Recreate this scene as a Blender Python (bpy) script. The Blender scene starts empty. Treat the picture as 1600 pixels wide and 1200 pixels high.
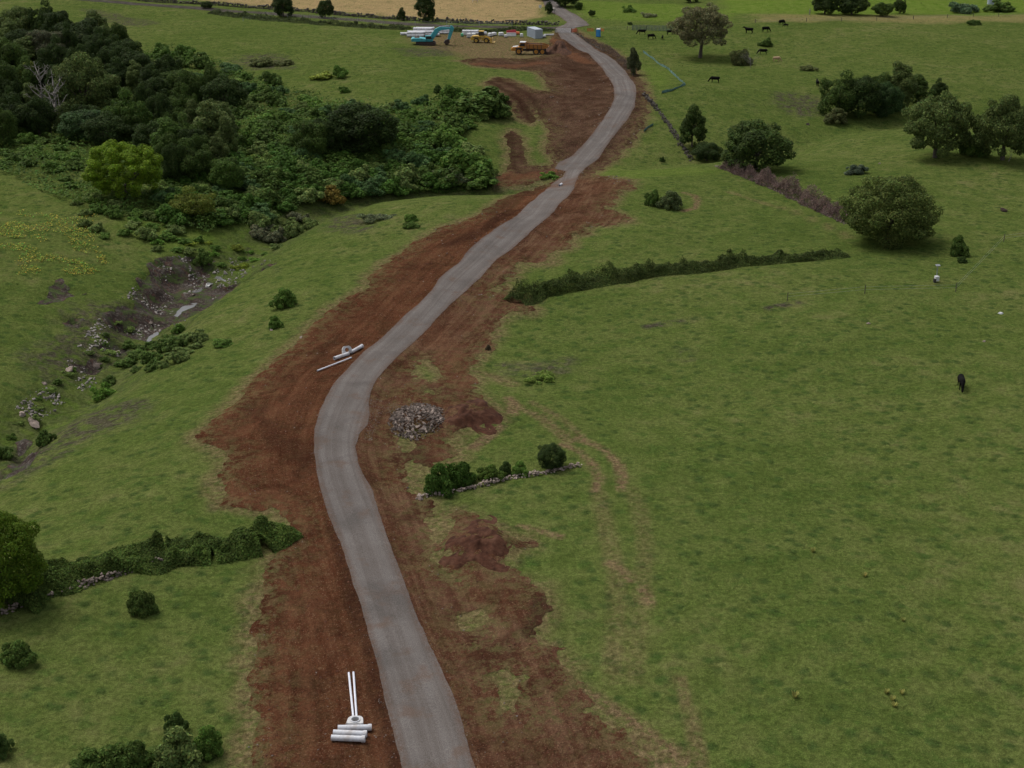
import bpy, bmesh, math, random
import numpy as np
from mathutils import Vector, Matrix
R_ = math.radians
rng = np.random.default_rng(7); random.seed(7)
sc = bpy.context.scene
col = sc.collection

# ------------------------------------------------------------------ camera numbers
F = 2200.0; TH = R_(22.0); CZ = 61.0
ST, CT = math.sin(TH), math.cos(TH)
def raydir(px, py):
    u = (np.asarray(px, float)-800)/F; v = (np.asarray(py, float)-600)/F
    return u, CT - v*ST, -(ST + v*CT)
def flat(px, py):
    dx, dy, dz = raydir(px, py); t = CZ/-dz
    return dx*t, dy*t
def flatpoly(P):
    a = np.array(P, float); x, y = flat(a[:,0], a[:,1]); return np.stack([x, y], 1)

# ------------------------------------------------------------------ noise
def _hash(ix, iy, seed):
    h = (ix.astype(np.int64)*374761393 + iy.astype(np.int64)*668265263 + seed*974711) & 0xffffffff
    h = ((h ^ (h >> 13))*1274126177) & 0xffffffff
    h = h ^ (h >> 16)
    return (h & 0xffff)/65535.0
def vnoise(x, y, seed=0):
    ix = np.floor(x); iy = np.floor(y); fx = x-ix; fy = y-iy
    fx = fx*fx*(3-2*fx); fy = fy*fy*(3-2*fy)
    a = _hash(ix, iy, seed); b = _hash(ix+1, iy, seed); c = _hash(ix, iy+1, seed); d = _hash(ix+1, iy+1, seed)
    return (a*(1-fx)+b*fx)*(1-fy) + (c*(1-fx)+d*fx)*fy
def fbm(x, y, seed=0, oct=4):
    s = 0; a = 1.0; n = 0
    for k in range(oct):
        s = s + a*(vnoise(x, y, seed+k*17)*2-1); n += a; a *= .5; x = x*2.03+3.1; y = y*2.03+1.7
    return s/n
def sstep(a, b, x):
    t = np.clip((x-a)/(b-a), 0, 1); return t*t*(3-2*t)

# ------------------------------------------------------------------ polygon / polyline distances
def pl_dist(x, y, P, closed=False):
    """distance, arc length at the nearest point, side (+ right of the line)"""
    P = np.asarray(P, float); n = len(P); best = np.full(x.shape, 1e9); arc = np.zeros(x.shape); side = np.zeros(x.shape)
    acc = 0.0
    for i in range(n if closed else n-1):
        a = P[i]; b = P[(i+1) % n]; d = b-a; L2 = d@d + 1e-9; L = math.sqrt(L2)
        t = np.clip(((x-a[0])*d[0] + (y-a[1])*d[1])/L2, 0, 1)
        qx = x-a[0]-t*d[0]; qy = y-a[1]-t*d[1]; dd = qx*qx+qy*qy
        m = dd < best
        best = np.where(m, dd, best); arc = np.where(m, acc+t*L, arc)
        side = np.where(m, np.sign(qx*d[1]-qy*d[0]), side); acc += L
    return np.sqrt(best), arc, side
def sdf(x, y, P, pad=12.0):
    """positive inside; only worked out near the polygon"""
    P = np.asarray(P, float); out = np.full(x.shape, -pad)
    m = (x > P[:,0].min()-pad) & (x < P[:,0].max()+pad) & (y > P[:,1].min()-pad) & (y < P[:,1].max()+pad)
    if not m.any(): return out
    xx, yy = x[m], y[m]; inside = np.zeros(xx.shape, bool); n = len(P)
    for i in range(n):
        a = P[i]; b = P[(i+1) % n]
        if a[1] == b[1]: continue
        c = (a[1] > yy) != (b[1] > yy)
        inside ^= c & (xx < (b[0]-a[0])*(yy-a[1])/(b[1]-a[1]) + a[0])
    d = np.minimum(pl_dist(xx, yy, P, True)[0], pad)
    out[m] = np.where(inside, d, -d); return out

# ------------------------------------------------------------------ terrain height
CREEK_PX = np.array([(-160,800),(0,715),(60,665),(130,630),(185,565),(232,525),(290,472),(338,437),(400,392),(470,350),(560,320),(680,303),(780,296),(870,283),(940,272),(1010,266),(1080,258),(1160,243),(1240,229),(1320,207),(1420,195),(1600,185),(1900,170)], float)
def on_plane(P, z):
    dx, dy, dz = raydir(P[:,0], P[:,1]); t = (CZ-z)/-dz; return np.stack([dx*t, dy*t], 1)
CREEK = on_plane(CREEK_PX, np.interp(CREEK_PX[:,0], [0, 600, 800, 900, 1400], [-6.6, -6.4, -5.2, -4.8, -3.6]))
PUDDLES = [[(319,446),(324,439),(333,436),(338,428),(346,436),(354,442),(346,447),(336,445),(328,448)],
           [(297,445),(306,443),(318,446),(314,451),(303,452)],
           [(268,492),(276,480),(284,470),(297,467),(309,467),(304,474),(292,477),(283,483),(272,495)],
           [(224,532),(232,520),(243,512),(251,513),(245,523),(233,533)]]
MOUNDS = [(737,641,3.6,1.05),(752,840,3.6,1.05),(690,655,3.2,.35),(868,78,5.5,2.0),(890,95,6,1.0),(815,478,2.6,.8),
          (735,372,5,.9),(700,388,4,.7),(775,345,5,.8),(905,318,6,.6),(960,297,6,.5),(830,945,4,.5),(1250,205,9,-1.2),(1300,230,14,-1.0)]
CP = [(flat(a, b), r, h) for a, b, r, h in MOUNDS]
LOWS = [((790,215),20,-3.2),((835,180),11,-2.2),((800,150),9,1.0),((640,120),30,1.6),((420,60),40,1.8),((560,430),16,1.2),((420,560),20,1.0),((150,170),38,-2.0),((1060,150),18,1.2),((1480,520),40,1.2),((300,690),18,.8),((1000,900),22,.6),((1300,60),60,2.0)]
LP = [(flat(*p), r, h) for p, r, h in LOWS]
CROSS = flatpoly([(790,370),(830,335),(872,295),(892,270),(912,248),(940,215)])
def h0(x, y):
    d, arc, _ = pl_dist(x, y, CREEK)
    rightf = 1-.30*sstep(4, 26, x); inc = 1-.55*sstep(-6, 14, x)
    dcx, _, _ = pl_dist(x, y, CROSS); inc = inc*(1-.9*np.exp(-(dcx/7)**2))
    h = -rightf*4.8*np.exp(-(d/21)**2) - 2.5*inc*np.exp(-(d/5.2)**2)
    h = h + 1.8*fbm(x/95, y/95, 3, 3) + .55*fbm(x/21, y/21, 9, 3)*sstep(4, 14, d)
    for (c, r, a) in CP + LP:
        h = h + a*np.exp(-((x-c[0])**2+(y-c[1])**2)/(r*r))
    far = np.maximum(y-560, 0); h = h + 46*sstep(0, 1700, far) + 14*sstep(0, 1200, np.abs(x)-260)
    return h
def at0(px, py, hf=h0):
    px = np.atleast_1d(np.asarray(px, float)); py = np.atleast_1d(np.asarray(py, float))
    dx, dy, dz = raydir(px, py); t0 = (CZ-9)/-dz; t1 = (CZ+10)/-dz; lo = t0.copy(); hi = t1.copy(); done = np.zeros(px.shape, bool)
    for k in range(1, 49):
        t = t0+(t1-t0)*k/48; below = (CZ+dz*t) < hf(dx*t, dy*t); new = below & ~done
        hi = np.where(new, t, hi); lo = np.where(~below & ~done, t, lo); done |= below
    for k in range(9):
        m = .5*(lo+hi); below = (CZ+dz*m) < hf(dx*m, dy*m); hi = np.where(below, m, hi); lo = np.where(below, lo, m)
    t = .5*(lo+hi)
    return np.stack([dx*t, dy*t], 1)
def wpoly(P):
    a = np.array(P, float); return at0(a[:,0], a[:,1])

# ------------------------------------------------------------------ outlines read off the photograph, laid on the ground
ROAD_L = [(655,1290),(629,1200),(609,1125),(590,1050),(571,975),(547,900),(527,840),(510,798),(500,762),(494,737),(490,708),(491,675),(500,643),(510,625),(525,600),(547,575),(573,550),(603,525),(628,500),(652,480),(675,457),(685,440),(701,425),(720,410),(727,400),(737,389),(748,380),(771,362),(800,345),(813,335),(824,322),(836,314),(852,300),(862,290),(880,278),(884,270),(866,266),(872,257),(892,247),(910,230),(927,210),(945,185),(955,167),(960,155),(959,140),(952,125),(940,107),(925,92),(910,82),(895,74),(882,64),(872,54),(868,46),(880,40),(886,35),(876,27),(862,20),(850,8),(845,-10)]
ROAD_R = [(775,1290),(742,1200),(719,1125),(705,1085),(687,1045),(668,1005),(654,975),(640,935),(622,890),(607,845),(591,800),(583,772),(570,752),(560,725),(557,702),(561,682),(574,668),(578,650),(576,628),(580,615),(588,598),(607,575),(634,550),(662,525),(684,500),(702,481),(724,461),(748,440),(761,425),(774,410),(800,392),(820,373),(841,355),(865,333),(884,313),(896,299),(900,285),(905,275),(916,264),(936,250),(946,232),(961,212),(980,190),(991,170),(994,152),(994,140),(987,127),(977,112),(962,97),(947,87),(932,80),(920,70),(906,60),(895,51),(899,45),(922,41),(916,34),(905,26),(888,17),(875,8),(868,-10)]
RPOLY = wpoly(ROAD_L + ROAD_R[::-1])
cl = [(700,1290),(686,1200),(664,1125),(645,1060),(612,975),(584,890),(551,799),(535,755),(525,715),(526,680),(537,645),(556,600),(590,562),(635,522),(675,482),(725,425),(770,385),(830,335),(872,295),(892,270),(912,248),(940,215),(968,170),(977,150),(970,122),(943,95),(908,72),(885,52),(898,40),(890,25),(860,2)]
CLINE = wpoly(cl)
DIRT = wpoly([(380,1290),(393,1200),(397,1130),(388,1090),(395,1040),(400,985),(408,950),(420,900),(430,870),(440,845),(453,820),(430,802),(395,797),(350,790),(343,765),(345,740),(356,720),(343,702),(325,697),(302,685),(320,668),(345,650),(365,632),(380,610),(400,590),(430,565),(465,530),(500,497),(530,475),(547,465),(570,450),(580,430),(610,405),(640,385),(665,367),(700,352),(740,340),(770,322),(800,305),(835,294),(850,291),(838,286),(800,292),(775,292),(772,280),(792,268),(797,240),(789,215),(800,203),(815,215),(822,245),(826,258),(848,260),(866,256),(852,232),(858,205),(845,182),(838,170),(832,195),(806,183),(797,165),(778,150),(756,130),(775,121),(800,124),(835,140),(858,143),(850,125),(838,112),(800,108),(745,104),(715,95),(760,90),(820,92),(850,86),(856,70),(862,56),(870,50),(900,47),(920,58),(940,70),(960,80),(980,95),(1000,118),(1012,150),(1010,175),(1000,205),(985,225),(965,245),(945,262),(925,275),(950,276),(986,282),(982,295),(960,312),(945,327),(962,330),(984,341),(980,346),(950,352),(922,355),(917,365),(895,370),(892,385),(862,397),(865,410),(845,415),(815,412),(800,430),(788,445),(805,460),(832,470),(828,486),(795,485),(780,500),(775,525),(760,542),(745,560),(725,575),(735,592),(745,618),(762,630),(778,645),(757,660),(725,668),(705,690),(712,715),(680,732),(655,730),(650,690),(660,672),(640,680),(615,678),(622,700),(628,735),(648,762),(662,785),(672,817),(676,850),(690,880),(704,900),(722,905),(714,880),(702,850),(695,806),(717,799),(755,814),(792,840),(819,849),(789,859),(777,881),(792,900),(822,909),(852,930),(854,960),(837,986),(830,997),(860,1012),(879,1046),(897,1072),(927,1110),(969,1147),(1010,1177),(1040,1200),(1110,1290)])
GRASS_ISLES = [(wpoly(p), w) for p, w in [([(732,966),(752,960),(770,985),(765,1010),(745,1012)],1.0),([(768,1050),(800,1045),(815,1085),(808,1117),(780,1115)],1.0),
    ([(645,575),(668,560),(690,590),(672,598),(650,592)],1.0),([(650,600),(705,600),(700,622),(640,625)],.5),([(760,450),(790,435),(790,462),(765,470)],.5),([(675,860),(700,858),(722,890),(720,910),(690,905)],1.0),
    ([(665,787),(695,790),(704,840),(680,842)],1.0),([(840,1100),(870,1105),(865,1125),(838,1120)],.7),([(835,283),(860,276),(872,281),(855,290),(838,291)],1.0)]]
BED = [wpoly(p) for p in [[(228,415),(260,400),(300,398),(345,405),(315,430),(350,448),(385,430),(425,410),(435,408),(400,428),(350,462),(312,485),(275,505),(250,525),(232,540),(215,530),(195,515),(160,500),(180,478),(205,468),(195,455),(215,440)],
    [(55,465),(80,445),(95,438),(115,448),(145,455),(135,462),(105,464),(85,475),(65,478)],[(90,500),(115,492),(135,500),(125,512),(100,510)],
    [(145,540),(170,530),(200,540),(205,555),(185,558),(160,548)],[(110,570),(150,562),(165,575),(150,585),(125,580)],[(0,738),(15,715),(35,690),(62,655),(70,668),(40,705),(72,705),(60,718),(20,742),(-30,765),(-30,745)]]]
TRACK_PX = [(-40,-14),(100,-3),(200,5),(300,12),(400,19.5),(500,27.5),(600,35),(700,41),(800,43.5),(888,43)]
TRACK = wpoly(TRACK_PX)

# ------------------------------------------------------------------ terrain grid
def grow(a, step, k, lim):
    o = []; 
    while abs(a) < lim: a += step; o.append(a); step *= k
    return o
xf = np.arange(-62, 46, .45); yf = np.arange(74, 436, .5)
xm_r = np.arange(xf[-1]+1.6, 200, 1.6); xm_l = np.arange(xf[0]-1.6, -200, -1.6)
ym_f = np.arange(yf[-1]+1.4, 640, 1.4)
xs = np.array(sorted(grow(xm_l[-1], -3, 1.25, 5000)) + list(xm_l[::-1]) + list(xf) + list(xm_r) + grow(xm_r[-1], 3, 1.25, 5000))
yl = []; a = 74.; stp = 1.5
while a > -400: a -= stp; yl.append(a); stp *= 1.25
ys = np.array(sorted(yl) + list(yf) + list(ym_f) + grow(ym_f[-1], 3, 1.2, 6000))
NX, NY = len(xs), len(ys)
GX, GY = np.meshgrid(xs, ys); gx, gy = GX.ravel(), GY.ravel()
Hb = h0(gx, gy)
pudc = [wpoly(p).mean(0) for p in PUDDLES]
for pc in pudc:
    ring = math.hypot(0,0); dd = np.hypot(gx-pc[0], gy-pc[1]); hc = float(h0(np.array([pc[0]]), np.array([pc[1]]))[0])
    w = 1-sstep(3.0, 7.0, dd); Hb = Hb*(1-w) + hc*w
S_road = sdf(gx, gy, RPOLY); S_dirt = sdf(gx, gy, DIRT)
for P, w in GRASS_ISLES: S_dirt = np.minimum(S_dirt, -sdf(gx, gy, P)*w + (1-w)*2)
S_bed = np.full(gx.shape, -12.)
for P in BED: S_bed = np.maximum(S_bed, sdf(gx, gy, P))
d_c, arc_c, side_c = pl_dist(gx, gy, CLINE)
RC = np.stack([d_c*side_c, arc_c, np.zeros_like(arc_c)], 1)
d_t, _, _ = pl_dist(gx, gy, TRACK)
near = (gy < 440)
dirtw = sstep(-.3, 1.0, S_dirt)*(1-sstep(-.6, .1, S_road))
H = Hb + .28*sstep(-1.6, .1, S_road)*near
H = H + dirtw*(.16*fbm(gx/2.4, gy/2.4, 31, 4) + .07*fbm(gx/.7, gy/.7, 41, 2))
# wheel furrows left in the soil beside the road, and berms at its outer edge
H = H + dirtw*.03*np.sin(RC[:,0]*2.6 + 4*fbm(gx/9, gy/9, 5, 3))*(gy < 245)
H = H + dirtw*(gy > 245)*.5*fbm(gx/7, gy/7, 91, 4)
H = H + .35*np.exp(-((S_dirt-1.1)/.8)**2)*sstep(-.1,.5,fbm(gx/6, gy/6, 77, 2))*(1-sstep(-2.5,-.8,S_road))
H = H - .7*sstep(-.3, 1.4, S_bed + .8*fbm(gx/2, gy/2, 63, 3))
H = H + sstep(-.5, .6, S_bed)*(.75*np.abs(fbm(gx/2.6, gy/2.6, 61, 4)) + .25*fbm(gx/.9, gy/.9, 67, 2) - .15)*sstep(2.2, 4.0, np.min([np.hypot(gx-p[0], gy-p[1]) for p in pudc], 0))
H = H + .05*fbm(gx/1.3, gy/1.3, 88, 2)*(1-sstep(-1,.2,S_road))
HG = H.reshape(NY, NX)
def hs(x, y, G=None):
    G = HG if G is None else G
    x = np.asarray(x, float); y = np.asarray(y, float)
    i = np.clip(np.searchsorted(xs, x)-1, 0, NX-2); j = np.clip(np.searchsorted(ys, y)-1, 0, NY-2)
    fx = np.clip((x-xs[i])/(xs[i+1]-xs[i]), 0, 1); fy = np.clip((y-ys[j])/(ys[j+1]-ys[j]), 0, 1)
    return (G[j,i]*(1-fx)+G[j,i+1]*fx)*(1-fy) + (G[j+1,i]*(1-fx)+G[j+1,i+1]*fx)*fy
def atv(px, py):
    p = at0(px, py, hs); return np.stack([p[:,0], p[:,1], hs(p[:,0], p[:,1])], 1)
def at(px, py): return Vector(atv(px, py)[0])
def pxm(p): return F/((p[1])*CT + (CZ-p[2])*ST)      # picture pixels per metre at a point

# ------------------------------------------------------------------ mesh helpers
def mesh_np(name, V, Fc, attrs=None, smooth=True):
    me = bpy.data.meshes.new(name); V = np.asarray(V, np.float32); Fc = np.asarray(Fc, np.int32); k = Fc.shape[1]
    me.vertices.add(len(V)); me.vertices.foreach_set('co', V.ravel())
    me.loops.add(Fc.size); me.loops.foreach_set('vertex_index', Fc.ravel())
    me.polygons.add(len(Fc)); me.polygons.foreach_set('loop_start', np.arange(0, Fc.size, k, dtype=np.int32))
    me.polygons.foreach_set('use_smooth', np.full(len(Fc), smooth))
    for an, (ty, arr) in (attrs or {}).items():
        at_ = me.attributes.new(an, ty, 'POINT')
        at_.data.foreach_set('color' if ty == 'FLOAT_COLOR' else ('vector' if ty == 'FLOAT_VECTOR' else 'value'), np.asarray(arr, np.float32).ravel())
    me.update(calc_edges=True); me.validate(); return me
def link(name, me, mat=None, parent=None, loc=None):
    o = bpy.data.objects.new(name, me); col.objects.link(o)
    if mat is not None and me is not None and not me.materials: me.materials.append(mat)
    if parent: o.parent = parent
    if loc is not None: o.location = loc
    return o
def tag(o, label, cat, group=None):
    o['label'] = label; o['category'] = cat
    if group: o['group'] = group
    return o
def struct(o, kind='structure'): o['kind'] = kind; return o
def thing(name, label, cat, loc=(0,0,0), rz=0, group=None):
    o = bpy.data.objects.new(name, None); col.objects.link(o); o.empty_display_size = .5
    o.location = loc; o.rotation_euler = (0,0,rz); return tag(o, label, cat, group)
def copy_tree(o, label=None, group=None, parent=None):
    c = o.copy(); col.objects.link(c)
    if parent: c.parent = parent
    for ch in list(o.children): copy_tree(ch, parent=c)
    if label: c['label'] = label
    if group: c['group'] = group
    return c

ix = np.arange(NX*NY).reshape(NY, NX)
q = np.stack([ix[:-1,:-1].ravel(), ix[:-1,1:].ravel(), ix[1:,1:].ravel(), ix[1:,:-1].ravel()], 1)
TRI = np.concatenate([q[:,[0,1,2]], q[:,[0,2,3]]])
P3 = np.stack([gx, gy, H], 1)
def clip_mesh(name, f, lift, attrs):
    """part of the terrain's own triangles where f > 0, lifted a little"""
    T = TRI[(f[TRI] > 0).any(1)]
    ft = f[T]; n_in = (ft > 0).sum(1)
    used = {}
    V = []; A = {k: [] for k in attrs}; Fs = []
    keep = np.unique(T); remap = np.full(NX*NY, -1); remap[keep] = np.arange(len(keep))
    V.append(P3[keep]); [A[k].append(attrs[k][1][keep]) for k in attrs]; base = len(keep)
    Fs.append(remap[T[n_in == 3]])
    for cnt in (1, 2):
        t = T[n_in == cnt]
        if not len(t): continue
        g = f[t] > 0
        odd = np.argmax(g, 1) if cnt == 1 else np.argmin(g, 1)
        r = np.arange(len(t)); a = t[r, odd]; b = t[r, (odd+1) % 3]; c = t[r, (odd+2) % 3]
        wb = (f[a]/(f[a]-f[b]))[:,None]; wc = (f[a]/(f[a]-f[c]))[:,None]
        V += [P3[a]*(1-wb)+P3[b]*wb, P3[a]*(1-wc)+P3[c]*wc]
        for k in attrs:
            D = attrs[k][1]; D = D if D.ndim > 1 else D[:,None]
            A[k] += [(D[a]*(1-wb)+D[b]*wb).reshape((-1,)+attrs[k][1].shape[1:]), (D[a]*(1-wc)+D[c]*wc).reshape((-1,)+attrs[k][1].shape[1:])]
        eb = base + r; ec = base + len(t) + r; base += 2*len(t)
        if cnt == 1: Fs.append(np.stack([remap[a], eb, ec], 1))
        else: Fs += [np.stack([eb, remap[b], remap[c]], 1), np.stack([eb, remap[c], ec], 1)]
    V = np.concatenate(V); V[:,2] += lift; Fc = np.concatenate(Fs)
    return mesh_np(name, V, Fc, {k: (attrs[k][0], np.concatenate(A[k])) for k in attrs})

# ------------------------------------------------------------------ materials
def newmat(name):
    m = bpy.data.materials.new(name); m.use_nodes = True; nt = m.node_tree
    return m, nt, nt.nodes['Principled BSDF']
def nd(nt, t, **kw):
    n = nt.nodes.new(t)
    for k, v in kw.items(): setattr(n, k, v)
    return n
def lk(nt, a, b): nt.links.new(a, b)
def noise(nt, vec, scale, detail=3, rough=.55, dist=0):
    n = nd(nt, 'ShaderNodeTexNoise'); n.inputs['Scale'].default_value = scale; n.inputs['Detail'].default_value = detail
    n.inputs['Roughness'].default_value = rough; n.inputs['Distortion'].default_value = dist
    lk(nt, vec, n.inputs['Vector']); return n.outputs[0]
def ramp(nt, fac, stops, interp='LINEAR'):
    n = nd(nt, 'ShaderNodeValToRGB'); e = n.color_ramp.elements; n.color_ramp.interpolation = interp
    while len(e) < len(stops): e.new(.5)
    for i, (p, c) in enumerate(stops):
        e[i].position = p; e[i].color = (*c, 1) if not np.isscalar(c) else (c, c, c, 1)
    lk(nt, fac, n.inputs[0]); return n.outputs[0]
def mix(nt, fac, a, b, mode='MIX'):
    n = nd(nt, 'ShaderNodeMix', data_type='RGBA', blend_type=mode)
    for s, v in ((0, fac), (6, a), (7, b)):
        if isinstance(v, (int, float)): n.inputs[s].default_value = v
        elif isinstance(v, tuple): n.inputs[s].default_value = (*v, 1)
        else: lk(nt, v, n.inputs[s])
    return n.outputs[2]
def mth(nt, op, a, b=None, c=None):
    n = nd(nt, 'ShaderNodeMath', operation=op)
    for i, v in enumerate((a, b, c)):
        if v is None: continue
        if isinstance(v, (int, float)): n.inputs[i].default_value = v
        else: lk(nt, v, n.inputs[i])
    return n.outputs[0]
def attr(nt, name, out='Color'):
    n = nd(nt, 'ShaderNodeAttribute', attribute_name=name); return n.outputs[out]
def sep(nt, v):
    n = nd(nt, 'ShaderNodeSeparateXYZ'); lk(nt, v, n.inputs[0]); return n.outputs
def comb(nt, x, y, z=0.0):
    n = nd(nt, 'ShaderNodeCombineXYZ')
    for i, v in enumerate((x, y, z)):
        if isinstance(v, (int, float)): n.inputs[i].default_value = v
        else: lk(nt, v, n.inputs[i])
    return n.outputs[0]
def bump(nt, b, h, strength, dist):
    n = nd(nt, 'ShaderNodeBump'); n.inputs['Strength'].default_value = strength; n.inputs['Distance'].default_value = dist
    lk(nt, h, n.inputs['Height']); lk(nt, n.outputs[0], b.inputs['Normal'])
def pos(nt): return nd(nt, 'ShaderNodeNewGeometry').outputs['Position']

def mat_grass():
    m, nt, b = newmat('pasture'); p = pos(nt)
    n1 = noise(nt, p, .03, 4); n2 = noise(nt, p, .28, 5, .6); n3 = noise(nt, p, 2.2, 4, .65); n4 = noise(nt, p, 11, 2, .6)
    f = mth(nt, 'ADD', mth(nt, 'MULTIPLY', n1, .45), mth(nt, 'MULTIPLY', n2, .55))
    c = ramp(nt, f, [(.34,(.057,.084,.018)),(.45,(.076,.104,.024)),(.56,(.097,.118,.032)),(.68,(.134,.132,.050))])
    # lush dark dung-patch clumps and pale seed stalks
    px_ = sep(nt, p); vo = nd(nt, 'ShaderNodeTexVoronoi', voronoi_dimensions='2D'); vo.inputs['Scale'].default_value = .42
    wv = noise(nt, p, 1.1, 3, .6); lk(nt, comb(nt, mth(nt,'MULTIPLY_ADD',wv,1.1,px_[0]), mth(nt,'MULTIPLY_ADD',wv,-.9,px_[1])), vo.inputs['Vector'])
    dung = mth(nt,'MULTIPLY', ramp(nt, vo.outputs['Distance'], [(.10,1.),(.29,0.)]), ramp(nt, noise(nt, p, .11, 3, .6), [(.38,.12),(.52,.85)]))
    c = mix(nt, dung, c, (.040,.066,.017))
    c = mix(nt, ramp(nt, noise(nt, p, .62, 2, .5, .4), [(.565,0.),(.66,.5)]), c, (.046,.084,.017))
    c = mix(nt, ramp(nt, noise(nt, p, 5.0, 3, .7), [(.58,0.),(.72,.42)]), c, (.19,.185,.07))
    z = attr(nt, 'zone'); za = attr(nt, 'zone', 'Alpha')
    zs = nd(nt, 'ShaderNodeSeparateColor'); lk(nt, z, zs.inputs[0])
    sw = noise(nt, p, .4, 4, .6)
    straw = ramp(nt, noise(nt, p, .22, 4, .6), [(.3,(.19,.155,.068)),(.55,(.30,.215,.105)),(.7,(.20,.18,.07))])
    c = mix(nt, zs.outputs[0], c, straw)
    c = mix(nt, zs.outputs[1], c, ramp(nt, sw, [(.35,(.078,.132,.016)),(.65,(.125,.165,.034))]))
    wf = mth(nt, 'MULTIPLY', zs.outputs[2], ramp(nt, noise(nt, p, 1.4, 4, .7), [(.36,.30),(.54,1.)]))
    c = mix(nt, wf, c, ramp(nt, n3, [(.3,(.10,.065,.034)),(.7,(.19,.135,.075))]))
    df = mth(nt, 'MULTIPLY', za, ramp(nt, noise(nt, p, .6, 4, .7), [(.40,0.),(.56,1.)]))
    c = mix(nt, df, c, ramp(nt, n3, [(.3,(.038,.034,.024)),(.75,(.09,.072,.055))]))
    g = ramp(nt, n3, [(.34,.72),(.66,1.26)]); c = mix(nt, 1., c, g, 'MULTIPLY')
    g = ramp(nt, n4, [(.34,.70),(.66,1.30)]); c = mix(nt, 1., c, g, 'MULTIPLY')
    lk(nt, c, b.inputs['Base Color']); b.inputs['Roughness'].default_value = .95; b.inputs['Specular IOR Level'].default_value = 0
    hh = mth(nt, 'ADD', mth(nt, 'MULTIPLY', n3, 1.6), mth(nt, 'MULTIPLY', n4, .7)); bump(nt, b, hh, .9, .17)
    return m
def mat_dirt():
    m, nt, b = newmat('red_soil'); p = pos(nt)
    rc = sep(nt, attr(nt, 'rc', 'Vector')); ac, al = rc[0], rc[1]
    st0 = noise(nt, comb(nt, mth(nt,'MULTIPLY',ac,1.3), mth(nt,'MULTIPLY',al,.05)), 1.0, 4, .65)
    n1 = noise(nt, p, .16, 4, .6); n2 = noise(nt, p, 1.5, 5, .7); n3 = noise(nt, p, 7, 4, .7)
    upf = ramp(nt, mth(nt,'DIVIDE',al,520.), [(.372,0.),(.40,1.)])
    st = mix(nt, upf, st0, noise(nt, p, .35, 5, .7))
    f = mth(nt,'ADD', mth(nt,'MULTIPLY',st,.52), mth(nt,'ADD', mth(nt,'MULTIPLY',n1,.36), mth(nt,'MULTIPLY',n2,.17)))
    left = ramp(nt, f, [(.38,(.053,.0205,.0108)),(.51,(.089,.0345,.0175)),(.64,(.128,.056,.029))])
    right = ramp(nt, f, [(.38,(.056,.025,.0150)),(.51,(.096,.0445,.0265)),(.64,(.155,.088,.052))])
    sidef = ramp(nt, mth(nt,'MULTIPLY_ADD',ac,.25,.35), [(.45,0.),(.85,1.)])
    c = mix(nt, mth(nt,'MULTIPLY',sidef, ramp(nt, n1, [(.32,.35),(.55,1.)])), left, right)
    up = ramp(nt, f, [(.38,(.036,.019,.013)),(.50,(.062,.033,.022)),(.66,(.115,.068,.044))])
    c = mix(nt, upf, c, up)
    # dry roots, straw and pale clods
    c = mix(nt, ramp(nt, noise(nt, p, 3.2, 5, .8, .5), [(.555,0.),(.68,.8)]), c, (.20,.115,.068))
    c = mix(nt, ramp(nt, noise(nt, p, 8.5, 2, .5), [(.63,0.),(.70,.8)]), c, (.27,.17,.11))
    c = mix(nt, ramp(nt, noise(nt, p, .22, 4, .65, .6), [(.50,0.),(.64,.6)]), c, (.042,.0175,.010))
    ed = attr(nt, 'edge', 'Fac')
    ef = mth(nt,'MULTIPLY', ramp(nt, ed, [(.0,1.),(.35,.5),(1.,.12)]), ramp(nt, noise(nt, p, .8, 6, .78), [(.45,0.),(.56,.95)]))
    c = mix(nt, ef, c, ramp(nt, n2, [(.35,(.085,.088,.030)),(.65,(.17,.125,.062))]))
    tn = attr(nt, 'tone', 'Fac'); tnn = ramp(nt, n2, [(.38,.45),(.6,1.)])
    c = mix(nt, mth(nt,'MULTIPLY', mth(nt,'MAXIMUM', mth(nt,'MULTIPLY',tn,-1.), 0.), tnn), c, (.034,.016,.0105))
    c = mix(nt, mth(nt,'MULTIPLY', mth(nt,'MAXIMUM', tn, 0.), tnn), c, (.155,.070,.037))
    c = mix(nt, 1., c, ramp(nt, n3, [(.34,.72),(.66,1.30)]), 'MULTIPLY')
    lk(nt, c, b.inputs['Base Color']); b.inputs['Roughness'].default_value = .95; b.inputs['Specular IOR Level'].default_value = 0
    bump(nt, b, mth(nt,'ADD', mth(nt,'MULTIPLY',n2,1.8), mth(nt,'ADD', mth(nt,'MULTIPLY',n3,.6), mth(nt,'MULTIPLY',st,.5))), 1., .3)
    return m
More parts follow.
